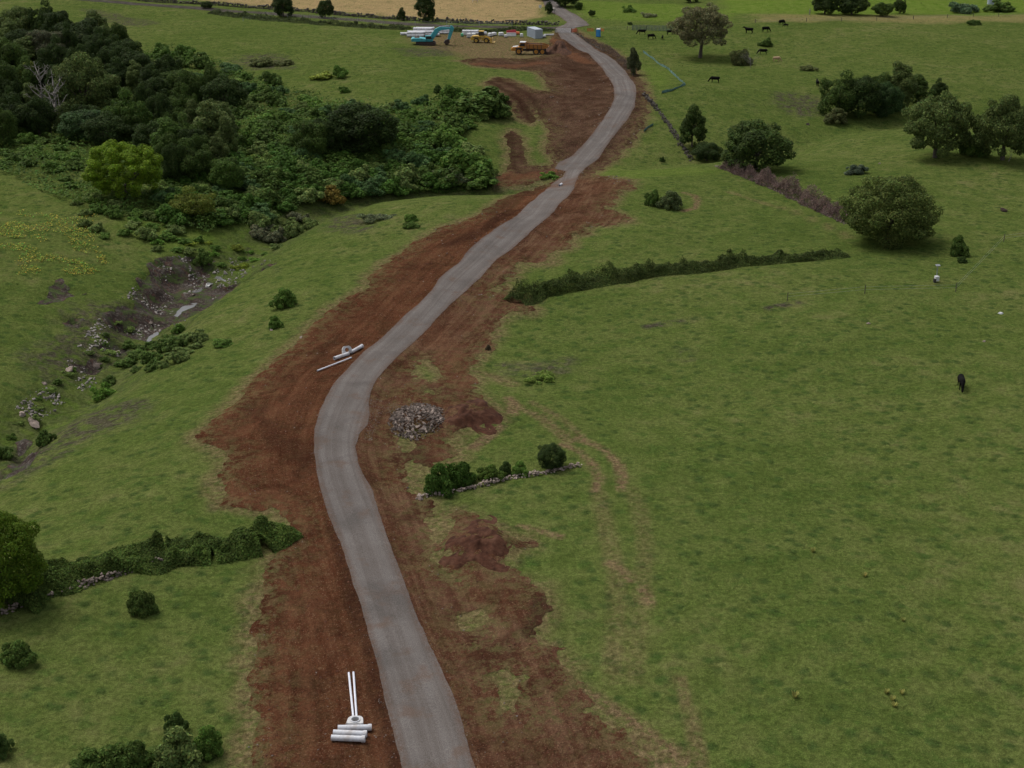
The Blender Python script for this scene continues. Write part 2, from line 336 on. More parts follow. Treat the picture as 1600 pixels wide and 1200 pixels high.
def mat_road():
    m, nt, b = newmat('road_gravel'); p = pos(nt)
    rc = sep(nt, attr(nt, 'rc', 'Vector')); ac, al = rc[0], rc[1]
    wob = mth(nt,'MULTIPLY', noise(nt, p, .05, 1), 1.6)
    st = noise(nt, comb(nt, mth(nt,'MULTIPLY',mth(nt,'ADD',ac,wob),2.6), mth(nt,'MULTIPLY',al,.012)), 1.0, 4, .6)
    n1 = noise(nt, p, .2, 4, .6); n2 = noise(nt, p, 2.5, 4, .7); n3 = noise(nt, p, 14, 3, .7)
    f = mth(nt,'ADD', mth(nt,'MULTIPLY',st,.55), mth(nt,'ADD', mth(nt,'MULTIPLY',n1,.35), mth(nt,'MULTIPLY',n2,.1)))
    c = ramp(nt, f, [(.34,(.098,.085,.076)),(.50,(.122,.107,.097)),(.64,(.152,.135,.124))])
    aw = mth(nt,'ABSOLUTE', mth(nt,'SUBTRACT', mth(nt,'ABSOLUTE', mth(nt,'ADD',ac,mth(nt,'MULTIPLY',wob,.35))), 1.15))
    c = mix(nt, mth(nt,'MULTIPLY', ramp(nt, aw, [(.12,1.),(.5,0.)]), ramp(nt, n1, [(.35,.15),(.6,.55)])), c, (.165,.150,.140))
    c = mix(nt, ramp(nt, noise(nt, p, .33, 5, .65), [(.55,0.),(.68,.6)]), c, (.118,.078,.058))
    c = mix(nt, ramp(nt, noise(nt, p, .13, 4, .6, .5), [(.52,0.),(.66,.55)]), c, (.080,.072,.066))
    ed = attr(nt, 'edge', 'Fac')
    c = mix(nt, mth(nt,'MULTIPLY', ramp(nt, ed, [(0.,.8),(.35,0.)]), ramp(nt, n2, [(.4,.2),(.6,1.)])), c, (.10,.058,.040))
    gf = mth(nt,'MULTIPLY', ramp(nt, mth(nt,'DIVIDE',al,520.), [(.352,0.),(.365,1.),(.378,1.),(.388,0.)]), ramp(nt, n1, [(.35,.25),(.6,.95)]))
    c = mix(nt, gf, c, (.105,.062,.043))
    c = mix(nt, 1., c, ramp(nt, n3, [(.34,.66),(.66,1.34)]), 'MULTIPLY')
    c = mix(nt, ramp(nt, noise(nt, p, 20, 1, .5), [(.70,0.),(.78,.5)]), c, (.36,.33,.31))
    lk(nt, c, b.inputs['Base Color']); b.inputs['Roughness'].default_value = .95; b.inputs['Specular IOR Level'].default_value = .03
    bump(nt, b, mth(nt,'ADD', mth(nt,'MULTIPLY',n3,.8), mth(nt,'MULTIPLY',st,.35)), .7, .08)
    return m
def mat_bed():
    m, nt, b = newmat('creek_rock'); p = pos(nt)
    n1 = noise(nt, p, .35, 5, .65); n2 = noise(nt, p, 2.2, 5, .75); n3 = noise(nt, p, 7, 4, .7)
    c = ramp(nt, n1, [(.34,(.030,.023,.018)),(.5,(.056,.038,.031)),(.66,(.085,.078,.060))])
    c = mix(nt, ramp(nt, n2, [(.52,0.),(.60,.85)]), c, (.17,.145,.125))
    c = mix(nt, ramp(nt, noise(nt, p, .8, 4, .7), [(.55,0.),(.63,.8)]), c, (.115,.062,.046))
    c = mix(nt, ramp(nt, noise(nt, p, .55, 5, .7), [(.50,0.),(.58,.9)]), c, (.062,.090,.022))
    c = mix(nt, 1., c, ramp(nt, n3, [(.25,.6),(.75,1.4)]), 'MULTIPLY')
    lk(nt, c, b.inputs['Base Color']); b.inputs['Roughness'].default_value = .85; b.inputs['Specular IOR Level'].default_value = .1
    bump(nt, b, mth(nt,'ADD', mth(nt,'MULTIPLY',n2,1.5), n3), 1., .25); return m
def mat_track():
    m, nt, b = newmat('farm_track_gravel'); p = pos(nt)
    c = ramp(nt, noise(nt, p, .5, 4, .65), [(.35,(.042,.037,.030)),(.65,(.082,.073,.063))])
    lk(nt, c, b.inputs['Base Color']); b.inputs['Roughness'].default_value = .95; b.inputs['Specular IOR Level'].default_value = 0; return m
def mat_water():
    m, nt, b = newmat('creek_water'); p = pos(nt)
    b.inputs['Base Color'].default_value = (.12,.117,.11,1); b.inputs['Roughness'].default_value = .16; b.inputs['IOR'].default_value = 1.33
    b.inputs['Specular IOR Level'].default_value = .9
    bump(nt, b, noise(nt, p, 3, 2), .06, .05); return m
def simple(name, c, rough=.6, var=.25, scale=3., metal=0., spec=.4, grime=None, gscale=1.3, vary=0):
    """painted or bare surface with tone variation and, if given, grime of its own colour"""
    m, nt, b = newmat(name); tc = nd(nt, 'ShaderNodeTexCoord').outputs['Object']
    n = noise(nt, tc, scale, 4, .65)
    cc = ramp(nt, n, [(.3, tuple(v*(1-var) for v in c)), (.7, tuple(min(1, v*(1+var)) for v in c))])
    if grime: cc = mix(nt, ramp(nt, noise(nt, tc, gscale, 5, .7), [(.48,0.),(.66,.75)]), cc, grime)
    if vary:
        rv = mth(nt, 'MULTIPLY_ADD', nd(nt, 'ShaderNodeObjectInfo').outputs['Random'], vary, 1-vary*.6); cc = mix(nt, 1., cc, comb(nt, rv, mth(nt,'MULTIPLY',rv,.97), mth(nt,'MULTIPLY',rv,.95)), 'MULTIPLY')
    lk(nt, cc, b.inputs['Base Color']); b.inputs['Roughness'].default_value = rough; b.inputs['Metallic'].default_value = metal
    b.inputs['Specular IOR Level'].default_value = spec; return m
def mat_leaf(name='leaves', trans=.32):
    m, nt, b = newmat(name)
    oc = nd(nt, 'ShaderNodeObjectInfo'); sh = attr(nt, 'shade')
    c = mix(nt, 1., oc.outputs['Color'], sh, 'MULTIPLY')
    v = mth(nt, 'MULTIPLY_ADD', oc.outputs['Random'], .36, 1.0); c = mix(nt, 1., c, comb(nt, v, v, v), 'MULTIPLY')
    lk(nt, c, b.inputs['Base Color']); b.inputs['Roughness'].default_value = .65; b.inputs['Specular IOR Level'].default_value = .08
    tr = nd(nt, 'ShaderNodeBsdfTranslucent'); lk(nt, c, tr.inputs['Color'])
    mx = nd(nt, 'ShaderNodeMixShader'); mx.inputs[0].default_value = trans
    lk(nt, b.outputs[0], mx.inputs[1]); lk(nt, tr.outputs[0], mx.inputs[2]); lk(nt, mx.outputs[0], nt.nodes['Material Output'].inputs['Surface'])
    return m
M = dict(grass=mat_grass(), dirt=mat_dirt(), road=mat_road(), bed=mat_bed(), track=mat_track(), water=mat_water(), leaf=mat_leaf(),
    bark=simple('bark', (.085,.072,.058), .9, .4, 4, spec=.1), deadwood=simple('dead_wood', (.21,.19,.17), .9, .3, 4, spec=.1),
    rock=simple('rock', (.27,.225,.195), .9, .45, 2.2, spec=.08, grime=(.12,.088,.068), vary=.9), rockd=simple('dark_stone', (.088,.076,.066), .9, .5, 1.2, spec=.15, grime=(.05,.05,.035)),
    white=simple('white_pipe', (.58,.59,.62), .55, .10, 3, grime=(.42,.38,.35)), pvc=simple('white_plastic', (.66,.67,.72), .35, .05, 3), conc=simple('precast_concrete', (.52,.51,.50), .8, .18, 4, spec=.2),
    teal=simple('teal_paint', (.06,.36,.40), .45, .12, 2, grime=(.07,.22,.22)), yellow=simple('yellow_paint', (.58,.36,.045), .5, .12, 2, grime=(.28,.17,.06)),
    orange=simple('orange_paint', (.50,.215,.022), .5, .12, 2, grime=(.20,.09,.03)), steelm=simple('muddy_steel', (.055,.038,.03), .8, .4, 5, grime=(.09,.045,.03)),
    black=simple('black_rubber', (.028,.025,.023), .85, .3, 4, grime=(.08,.045,.03)), glass=simple('dark_glass', (.02,.025,.03), .12, .1, 1, spec=.8),
    cont=simple('container_paint', (.37,.42,.47), .55, .06, 1.5, grime=(.30,.33,.36)), blue=simple('blue_plastic', (.02,.20,.52), .45, .1, 2), offw=simple('off_white', (.60,.60,.60), .5, .08, 2),
    red=simple('red_plastic', (.50,.055,.07), .5, .1, 2), safety=simple('orange_mesh', (.62,.14,.05), .7, .15, 3), zinc=simple('zinc', (.30,.31,.33), .45, .15, 6, metal=.4),
    silt=simple('geotextile', (.10,.19,.165), .9, .25, 3, grime=(.055,.12,.105)), post=simple('weathered_timber', (.10,.085,.07), .9, .35, 6, spec=.1), net=simple('shade_net', (.12,.15,.135), .9, .25, 3),
    hide=simple('black_hide', (.008,.0075,.007), .9, .3, 2, spec=.05), tan=simple('tan_hide', (.45,.30,.18), .8, .2, 2), whide=simple('white_hide', (.46,.42,.37), .8, .1, 2, grime=(.10,.06,.04), gscale=1.1))

# ------------------------------------------------------------------ ground zones (colour differences of the sward)
def soft(P, w): return sstep(-w, w, sdf(gx, gy, wpoly(P), 30) + 2.5*fbm(gx/9, gy/9, 13, 3))
Z = np.zeros((NX*NY, 4), np.float32)
Z[:,0] = soft([(120,-60),(880,-60),(850,18),(838,27),(800,35),(700,31),(600,25),(500,15),(400,8),(300,0),(200,-5)], 2.5)
Z[:,0] = np.maximum(Z[:,0], .45*soft([(1180,23),(1430,24),(1640,22),(1640,32),(1430,36),(1180,35)], 3))
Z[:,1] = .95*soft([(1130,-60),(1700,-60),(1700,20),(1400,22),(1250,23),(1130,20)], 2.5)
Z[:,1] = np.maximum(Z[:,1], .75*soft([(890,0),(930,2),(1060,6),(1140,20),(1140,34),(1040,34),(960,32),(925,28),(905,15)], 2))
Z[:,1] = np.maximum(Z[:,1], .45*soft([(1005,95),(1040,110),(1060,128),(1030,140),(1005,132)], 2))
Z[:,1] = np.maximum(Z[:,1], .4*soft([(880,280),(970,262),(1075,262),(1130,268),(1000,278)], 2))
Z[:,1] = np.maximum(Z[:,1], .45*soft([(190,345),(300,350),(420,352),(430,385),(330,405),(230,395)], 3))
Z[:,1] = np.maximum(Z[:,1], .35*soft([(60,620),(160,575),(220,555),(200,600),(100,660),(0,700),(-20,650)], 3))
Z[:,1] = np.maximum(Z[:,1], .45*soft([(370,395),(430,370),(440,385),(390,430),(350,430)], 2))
for c, r in (((455,112),40), ((530,122),30)):
    pass
Z[:,2] = 1.0*soft([(640,55),(700,48),(800,56),(850,62),(858,85),(830,98),(740,95),(700,80),(650,72)], 4)
TR = [([(880,695),(905,705),(925,725),(936,747),(930,767)],.42,1.),([(905,685),(945,703),(965,725),(974,745),(970,765)],.42,1.),([(790,625),(850,655),(890,690)],.5,.55),([(830,628),(880,655),(915,690)],.4,.45),
      ([(1068,301),(1086,306),(1091,316),(1084,326),(1068,330)],.45,.8),([(935,770),(948,830),(962,890),(965,960),(958,1060)],.7,.33),([(985,765),(1002,800),(1008,870),(1000,960),(990,1060)],.7,.28),
      ([(895,1072),(930,1090),(970,1115),(1020,1150),(1060,1182),(1080,1210)],.5,.9),([(812,822),(845,830),(872,838)],.4,.8),([(1060,1060),(1080,1120),(1095,1200)],.4,.5),([(955,880),(975,895),(985,905)],.6,.7),([(1003,920),(1015,945)],.5,.7),
      ([(1140,300),(1240,330),(1330,372)],.5,.35),([(690,570),(760,585),(800,600)],.8,.5),([(930,1130),(990,1160),(1040,1200)],.7,.7),([(795,622),(802,632),(800,645)],.6,.9),([(740,700),(765,680),(785,665)],.5,.8)]
wob = .7*fbm(gx/3.5, gy/3.5, 21, 3)
for P, w, a in TR:
    d, _, _ = pl_dist(gx, gy, wpoly(P)); Z[:,2] = np.maximum(Z[:,2], min(1, a*1.3)*(1-sstep(w*.55, w*1.9, np.abs(d+wob*.4))))
Z[:,2] = np.maximum(Z[:,2], .75*sstep(-2.6, -.2, S_dirt + 1.2*fbm(gx/2, gy/2, 55, 3))*near)
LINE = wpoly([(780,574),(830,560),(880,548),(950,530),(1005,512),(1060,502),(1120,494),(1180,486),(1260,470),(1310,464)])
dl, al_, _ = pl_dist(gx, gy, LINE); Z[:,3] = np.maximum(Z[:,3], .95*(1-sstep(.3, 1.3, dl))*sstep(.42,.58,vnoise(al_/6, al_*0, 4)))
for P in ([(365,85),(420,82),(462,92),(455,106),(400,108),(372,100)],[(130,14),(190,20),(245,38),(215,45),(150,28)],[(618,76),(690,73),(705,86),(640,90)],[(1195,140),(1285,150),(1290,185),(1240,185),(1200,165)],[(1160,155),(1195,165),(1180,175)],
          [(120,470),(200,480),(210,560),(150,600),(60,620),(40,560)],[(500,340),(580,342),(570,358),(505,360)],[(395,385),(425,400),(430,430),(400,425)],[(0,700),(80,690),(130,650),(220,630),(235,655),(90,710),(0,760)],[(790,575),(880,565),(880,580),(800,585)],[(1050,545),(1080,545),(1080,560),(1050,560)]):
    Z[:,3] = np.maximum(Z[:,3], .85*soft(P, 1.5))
dcreek, _, _ = pl_dist(gx, gy, CREEK)
Z[:,3] = np.maximum(Z[:,3], .35*(1-sstep(3, 9, dcreek))*(gx < 10))
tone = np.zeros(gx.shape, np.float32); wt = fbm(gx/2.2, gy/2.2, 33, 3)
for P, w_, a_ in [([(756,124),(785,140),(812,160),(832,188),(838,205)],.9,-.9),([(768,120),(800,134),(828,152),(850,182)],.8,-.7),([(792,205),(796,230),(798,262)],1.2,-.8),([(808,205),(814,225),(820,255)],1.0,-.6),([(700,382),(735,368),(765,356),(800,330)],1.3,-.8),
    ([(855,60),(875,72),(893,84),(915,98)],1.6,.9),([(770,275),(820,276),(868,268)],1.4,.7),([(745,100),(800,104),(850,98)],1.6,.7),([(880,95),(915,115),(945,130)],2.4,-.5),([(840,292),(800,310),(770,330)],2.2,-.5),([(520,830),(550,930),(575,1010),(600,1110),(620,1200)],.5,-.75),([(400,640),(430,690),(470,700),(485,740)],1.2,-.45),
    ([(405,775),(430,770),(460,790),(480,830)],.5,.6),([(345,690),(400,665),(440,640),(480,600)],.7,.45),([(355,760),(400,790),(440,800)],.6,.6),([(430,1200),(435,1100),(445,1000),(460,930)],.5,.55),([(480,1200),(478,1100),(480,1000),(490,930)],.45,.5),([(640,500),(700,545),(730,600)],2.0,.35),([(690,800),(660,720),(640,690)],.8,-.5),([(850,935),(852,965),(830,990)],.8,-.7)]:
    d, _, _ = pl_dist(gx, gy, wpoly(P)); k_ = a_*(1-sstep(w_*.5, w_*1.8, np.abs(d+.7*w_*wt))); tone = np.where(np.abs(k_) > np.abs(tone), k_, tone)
edge = np.clip(S_dirt/5, 0, 1).astype(np.float32)
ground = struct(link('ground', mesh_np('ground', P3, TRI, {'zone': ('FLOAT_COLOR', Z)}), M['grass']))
rside = sstep(3, 6, RC[:,0])
fd = S_dirt + (.95+1.3*rside)*fbm(gx/2.3, gy/2.3, 101, 4) + (.45+.5*rside)*fbm(gx/.9, gy/.9, 111, 3); fd = np.where(gy < 438, fd, -1)
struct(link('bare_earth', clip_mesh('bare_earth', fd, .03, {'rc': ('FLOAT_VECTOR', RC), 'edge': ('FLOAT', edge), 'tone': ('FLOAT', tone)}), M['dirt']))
fr = S_road + .16*fbm(gx/3.4, gy/3.4, 121, 3) + .05*fbm(gx/.9, gy/.9, 141, 2)
struct(link('road', clip_mesh('road', fr, .06, {'rc': ('FLOAT_VECTOR', RC), 'edge': ('FLOAT', np.clip(S_road/2, 0, 1))}), M['road']))
fb = S_bed + 2.4*fbm(gx/3.2, gy/3.2, 151, 5) - .3
struct(link('creek_bed', clip_mesh('creek_bed', fb, .03, {}), M['bed']))
ft = 2.6 - d_t + .5*fbm(gx/5, gy/5, 161, 3); ft = np.where(S_road > -.3, -1, ft)
struct(link('farm_track', clip_mesh('farm_track', ft, .04, {}), M['track']))
S_w = np.full(gx.shape, -12.)
for P in PUDDLES: S_w = np.maximum(S_w, sdf(gx, gy, wpoly(P)))
fw = S_w + .35*fbm(gx/1.1, gy/1.1, 171, 3)
wm = clip_mesh('water', fw, .0, {}); wv_ = np.empty(len(wm.vertices)*3, np.float32); wm.vertices.foreach_get('co', wv_); wv_ = wv_.reshape(-1, 3)
wi = np.argmin(np.stack([np.hypot(wv_[:,0]-c[0], wv_[:,1]-c[1]) for c in pudc]), 0)
for k in range(len(pudc)):
    if (wi == k).any(): wv_[wi == k, 2] = np.percentile(wv_[wi == k, 2], 55) + .05
wm.vertices.foreach_set('co', wv_.ravel()); wm.update(); struct(link('water', wm, M['water']))
SD = fd.reshape(NY, NX); SR = fr.reshape(NY, NX); SB = fb.reshape(NY, NX)

# ------------------------------------------------------------------ foliage
def unit(n):
    v = rng.normal(size=(n, 3)); return v/np.linalg.norm(v, axis=1)[:,None]
def quads(P, N, size, shade, aspect=.62, tri=False):
    n = len(P); N = N/np.linalg.norm(N, axis=1)[:,None]
    t = np.cross(N, unit(n)); t /= np.linalg.norm(t, axis=1)[:,None]+1e-9; b = np.cross(N, t)
    a = t*(size*.5)[:,None]; c = b*(size*.5*aspect)[:,None]
    V = np.stack([P-a, P-c*1.0, P+a, P+c*1.0], 1)
    V[:,0] -= N*(size*.10)[:,None]; V[:,2] -= N*(size*.10)[:,None]
    return V.reshape(-1, 3), np.arange(4*n).reshape(-1, 4), np.repeat(shade, 4, 0)
def tint(n, base, v=.28):
    k = np.clip(1 + v*rng.normal(size=(n, 1)), .35, 1.9); hshift = 1 + .10*rng.normal(size=(n, 1))
    return np.concatenate([base*k*hshift, base*k, base*k*(.9+.2*rng.random((n, 1))), np.ones((n, 1))], 1)
def lobe_leaves(C, Rr, center, n, leaf, aspect=.62, v=.26, updown=.3, jit=.55, squash=.85):
    """leaf-sized faces over the outside of many lobes"""
    C = np.asarray(C, float); Rr = np.asarray(Rr, float); w = Rr**2/np.sum(Rr**2)
    lob = rng.choice(len(C), size=int(n*1.9), p=w); d = unit(len(lob)); d[:,2] *= squash
    out = C[lob]-center; out = out/(np.linalg.norm(out, axis=1)[:,None]+1e-6)
    ok = (d*out).sum(1) > -.45
    lob, d = lob[ok], d[ok]
    rr = Rr[lob]*(.72+.36*rng.random(len(lob))); P = C[lob] + d*rr[:,None]
    inside = np.zeros(len(P), bool)
    for k in range(len(C)):
        dk = np.linalg.norm(P-C[k], axis=1) < Rr[k]*.74; dk[lob == k] = False; inside |= dk
    keepin = rng.random(len(P)) < .10; ok = ~inside | keepin
    P, d, lob = P[ok][:n], d[ok][:n], lob[ok][:n]
    N = d + jit*unit(len(P)); N[:,2] += updown
    lt = 1+.14*rng.normal(size=len(C)); sz = leaf*(.65+.7*rng.random(len(P)))
    sh = tint(len(P), lt[lob][:,None], v)
    return quads(P, N, sz, sh, aspect)
def ell_lobes(nl, Rx, Hz, cz, lr, zmin=-.35, rin=.55, rout=.82, irregular=.12):
    d = unit(nl*4); d = d[d[:,2] > zmin][:nl]
    # spread lobes apart
    keep = [0]
    for i in range(1, len(d)):
        keep.append(i)
    d = d[keep]; r = rin+(rout-rin)*rng.random(len(d)); r *= 1+irregular*rng.normal(size=len(d))
    C = d*r[:,None]*np.array([Rx, Rx, Hz]); C[:,2] += cz
    return C, lr*Rx*(.65+.6*rng.random(len(d)))
def tube(path, radii, n=8):
    path = np.asarray(path, float); V = []; Fq = []
    for i, p in enumerate(path):
        t = path[min(i+1, len(path)-1)]-path[max(i-1, 0)]; t = t/(np.linalg.norm(t)+1e-9)
        u = np.cross(t, [0, 0, 1] if abs(t[2]) < .9 else [1, 0, 0]); u /= np.linalg.norm(u); w = np.cross(t, u)
        for k in range(n):
            a = 2*math.pi*k/n; V.append(p + radii[i]*(math.cos(a)*u + math.sin(a)*w))
    for i in range(len(path)-1):
        for k in range(n): Fq.append((i*n+k, i*n+(k+1) % n, (i+1)*n+(k+1) % n, (i+1)*n+k))
    return np.array(V), np.array(Fq)
def joinq(parts):
    V = []; Fq = []; b = 0
    for v, f in parts: V.append(v); Fq.append(f+b); b += len(v)
    return np.concatenate(V), np.concatenate(Fq)
def limbs(targets, h0_, r0, lean=.3, n=8):
    parts = []; top = np.array([rng.normal()*lean, rng.normal()*lean, h0_])
    parts.append(tube([(0,0,-.4),(0,0,.05),(top[0]*.4,top[1]*.4,h0_*.5), top], [r0*1.5, r0*1.2, r0*.9, r0*.75], n))
    for t in targets:
        t = np.asarray(t); m = (top*.6+t*.4) + rng.normal(size=3)*.25; m2 = (top*.25+t*.75) + rng.normal(size=3)*.25
        parts.append(tube([top*.9, m, m2, t], [r0*.55, r0*.38, r0*.22, r0*.07], 6))
    return joinq(parts)
def crown_mesh(name, Rx, H, trunk_h, nl, lr, n, leaf, **kw):
    kw.setdefault('updown', .55)
    """nominal tree: crown from trunk_h*.6 up to H"""
    zb = trunk_h*kw.pop('low', .55); Hz = (H-zb)/2*1.12; cz = zb + (H-zb)/2*.92
    zmin = kw.pop('zmin', -.45); irr = kw.pop('irr', .12); shape = kw.pop('shape', None)
    C, Rr = ell_lobes(nl, Rx*.92, Hz*.9, cz, lr, zmin, .5, .86, irr)
    if shape == 'cone': k = np.clip((C[:,2]-zb)/(H-zb), 0, 1); C[:,:2] *= (1.15-.8*k)[:,None]
    if shape == 'tiers': C[:,2] += .35*np.sin(C[:,2]*2.2)
    V, Q, S = lobe_leaves(C, Rr, np.array([0, 0, cz-.4*Hz]), n, leaf, **kw)
    me = mesh_np(name, V, Q, {'shade': ('FLOAT_COLOR', S)}, False)
    pick = C[rng.choice(len(C), size=min(9, len(C)), replace=False)]
    tv, tq = limbs(pick, trunk_h, Rx*.055)
    return me, mesh_np(name+'_trunk', tv, tq)
TREES = {
 'round': [crown_mesh('round_crown', 6, 10, 3, 72, .26, 12500, .43, irr=.10, low=.06, zmin=-.85) for k in range(4)],
 'tall': [crown_mesh('tall_crown', 4.2, 11, 3, 60, .29, 9500, .40, shape='cone', zmin=-.95, irr=.14, low=.1) for k in range(2)],
 'spread': [crown_mesh('spreading_crown', 7.5, 10.5, 3.2, 120, .20, 21000, .38, low=.12, jit=.75, v=.34, zmin=-.8, irr=.12, squash=.65) for k in range(2)],
 'dome': [crown_mesh('dome_crown', 7.2, 11.5, 2, 230, .125, 36000, .28, low=.1, zmin=-.85, irr=.05, jit=.35)],
 'hero': [crown_mesh('wide_crown', 7.6, 10.5, 1.6, 210, .175, 46000, .28, low=.0, jit=.8, v=.36, zmin=-.95, irr=.13, squash=.75)],
 'near': [crown_mesh('near_crown', 5, 8.5, 2, 190, .19, 34000, .23, low=.1, zmin=-.9, irr=.08)],
 'park': [crown_mesh('park_crown', 7.8, 13.5, 4.6, 150, .18, 22000, .36, low=.4, jit=.9, v=.36, zmin=-.7, irr=.15, squash=.65)],
}
TROOT = {}
NOM = {'round':(6,10),'tall':(4.2,11),'spread':(7.5,10.5),'dome':(7.2,11.5),'hero':(7.6,10.5),'near':(5,8.5),'park':(7.8,13.5)}
tcount = {}
def tree(kind, px, base, w, top, color, label, group=None, name='tree', rz=None, hscale=1.0, cat='tree'):
    p = at(px, base); s = pxm(p); i = tcount.get(kind, 0); tcount[kind] = i+1; var = i % len(TREES[kind])
    me, tm = TREES[kind][var]; Rn, Hn = NOM[kind]
    key = (kind, var)
    if key not in TROOT:
        r = thing(name, label, cat, p)
        link('trunk', tm, M['bark'], r); link('crown', me, M['leaf'], r); TROOT[key] = r
    else:
        r = copy_tree(TROOT[key], label); r.name = name; r['category'] = cat
        if 'group' in r.keys(): del r['group']
    if group: r['group'] = group
    k = (w/s)/2/Rn; sh_ = 0 if kind in ('spread', 'park') else .7*k*Rn
    dep = (CZ-p.z)/math.hypot(p.y, CZ-p.z); p.y += sh_; p.z = float(hs(p.x, p.y)); r.location = p
    kz = max(1.5, ((base-top)/s - sh_*dep)/math.sqrt(1-dep*dep)*hscale)/Hn
    r.rotation_euler = (0, 0, rng.random()*6.28 if rz is None else rz); r.scale = (k, k, kz)
    for c in r.children:
        if c.name.startswith('crown'): c.color = (*color, 1)
    return r
def bush_mesh(name, Rx, H, nl, lr, n, leaf, **kw):
    C, Rr = ell_lobes(nl, Rx*.85, H*.72, H*.14, lr, -.05, .3, .88, kw.pop('irr', .15))
    V, Q, S = lobe_leaves(C, Rr, np.array([0, 0, -.3]), n, leaf, **kw)
    V[:,2] = np.maximum(V[:,2], -.25)
    return mesh_np(name, V, Q, {'shade': ('FLOAT_COLOR', S)}, False)
BUSH = {'shrub': [bush_mesh('shrub_foliage', 1.5, 1.7, 30, .30, 2300, .25, irr=.2, updown=.6) for k in range(6)],
        'fine': [bush_mesh('fine_foliage', 1.5, 1.8, 46, .25, 5600, .15, irr=.13, updown=.5, jit=.8) for k in range(4)],
        'scrub': [bush_mesh('scrub_foliage', 1.5, 1.1, 26, .24, 2200, .22, jit=1.2, v=.4, aspect=.35, irr=.3) for k in range(3)]}
bcount = {}
def bush(kind, px, base, w, top, color, label, group=None, name='shrub', cat='shrub', sink=0.):
    p = at(px, base); s = pxm(p); i = bcount.get(kind, 0); bcount[kind] = i+1
    me = BUSH[kind][i % len(BUSH[kind])]
    o = link(name, me, M['leaf'], None, p); tag(o, label, cat, group)
    Hn = 1.1 if kind == 'scrub' else 1.7
    k = (w/s)/2/1.5; kz = max(.3, (base-top)/s/.95*.9)/Hn
    o.location.y += k*1.1; o.location.z = float(hs(o.location.x, o.location.y))-sink
    kz = min(kz, k*(1.5 if kind != 'scrub' else .85)); o.scale = (k*1.12, k*(.9+.25*rng.random()), kz*1.05); o.rotation_euler = (0, 0, rng.random()*.8-.4); c_ = 2.2 if kind == 'scrub' else 1.85 if max(color) < .062 else 1.55; o.color = tuple(v*c_ for v in color) + (1,); return o
DK = (.032,.052,.013); MD = (.050,.080,.017); OL = (.084,.114,.032); BR = (.108,.168,.012); GN = (.060,.104,.019); BL = (.042,.076,.024); GY = (.090,.096,.050); YL = (.115,.140,.022)
g = 'trees of the dark wood on the left'
FOREST = [('round',63,62,40,4,DK,'small dark round tree at the upper edge of the wood'),('round',86,68,46,15,DK,'dark tree overlapping the top edge of the wood beside a smaller one'),('round',22,62,52,12,OL,'dull olive tree at the top left corner of the wood'),
 ('round',120,84,66,31,DK,'broad black-green tree on the upper right shoulder of the wood'),('round',160,104,46,49,DK,'very dark tree at the right-hand end of the upper wood'),('round',70,102,56,44,GY,'tree with pale flowering tips inside the upper wood'),
 ('round',8,128,50,62,MD,'green tree cut by the left picture edge above the bare branches'),('tall',44,142,44,97,YL,'narrow yellowish-green tree left of the big olive tree'),('spread',132,186,98,87,OL,'largest olive-grey tree in the middle of the wood'),
 ('round',0,165,50,90,MD,'dark green tree half outside the left picture edge'),('round',198,222,62,146,GN,'leafy mid-green tree behind the bright dome-shaped tree'),('round',124,226,76,168,BL,'bluish-green low tree right of the bare dead branches'),
 ('tall',262,256,58,184,GN,'pointed green tree just right of the bright dome-shaped tree'),('tall',327,240,62,157,OL,'upright olive tree on the right flank of the wood'),('round',283,172,52,110,MD,'rounded tree above the pointed ones in the wood'),
 ('round',345,182,58,119,DK,'dark rounded tree where the wood meets the scrub slope'),('round',300,292,56,223,MD,'low tree between the bright dome tree and the scrub'),('round',350,306,54,246,GN,'green tree below the bleached dead stump'),
 ('round',238,182,50,121,DK,'deep green tree in the shaded heart of the wood'),('round',205,130,56,78,DK,'dark tree behind the heart of the wood'),('round',302,352,62,299,YL,'small yellow-tipped tree at the foot of the wood'),
 ('round',487,256,54,188,MD,'rounded dark tree left of its larger neighbour in the scrub'),('round',560,252,98,168,DK,'large dark tree standing up out of the scrub slope'),('round',520,250,54,180,DK,'dark tree wedged between two others in the scrub'),
 ('round',30,215,60,150,DK,'dark tree below the left bare branches'),('round',95,160,50,105,DK,'dark tree behind the olive tree in the wood'),('round',235,245,52,190,DK,'shaded tree behind the right of the bright dome tree'),('round',160,235,60,178,DK,'dark tree directly above the bright dome tree'),
 ('round',280,215,48,160,MD,'tree in the middle right of the wood'),('round',30,100,54,45,DK,'dark tree behind the flowering one in the wood')]
for t in FOREST: tree(t[0], t[1], t[2], t[3]*1.28, t[4]-2, *t[5:], group=g, name='woodland_tree')
WOOD = [(-30,75),(60,40),(130,45),(185,85),(215,130),(330,140),(375,185),(380,240),(340,300),(270,300),(245,225),(110,215),(60,215),(-30,235)]
def inpoly(x, y, P): return sdf(np.array([float(x)]), np.array([float(y)]), np.array(P, float), 2000)[0] > 0
def scatter(P, n, dmin):
    P = np.array(P, float); out = []; tries = 0
    while len(out) < n and tries < n*60:
        tries += 1; x = rng.uniform(P[:,0].min(), P[:,0].max()); y = rng.uniform(P[:,1].min(), P[:,1].max())
        if not inpoly(x, y, P): continue
        if any(abs(x-a) < dmin and abs(y-b) < dmin*.42 for a, b in out): continue
        out.append((x, y))
    return sorted(out, key=lambda t: t[1])
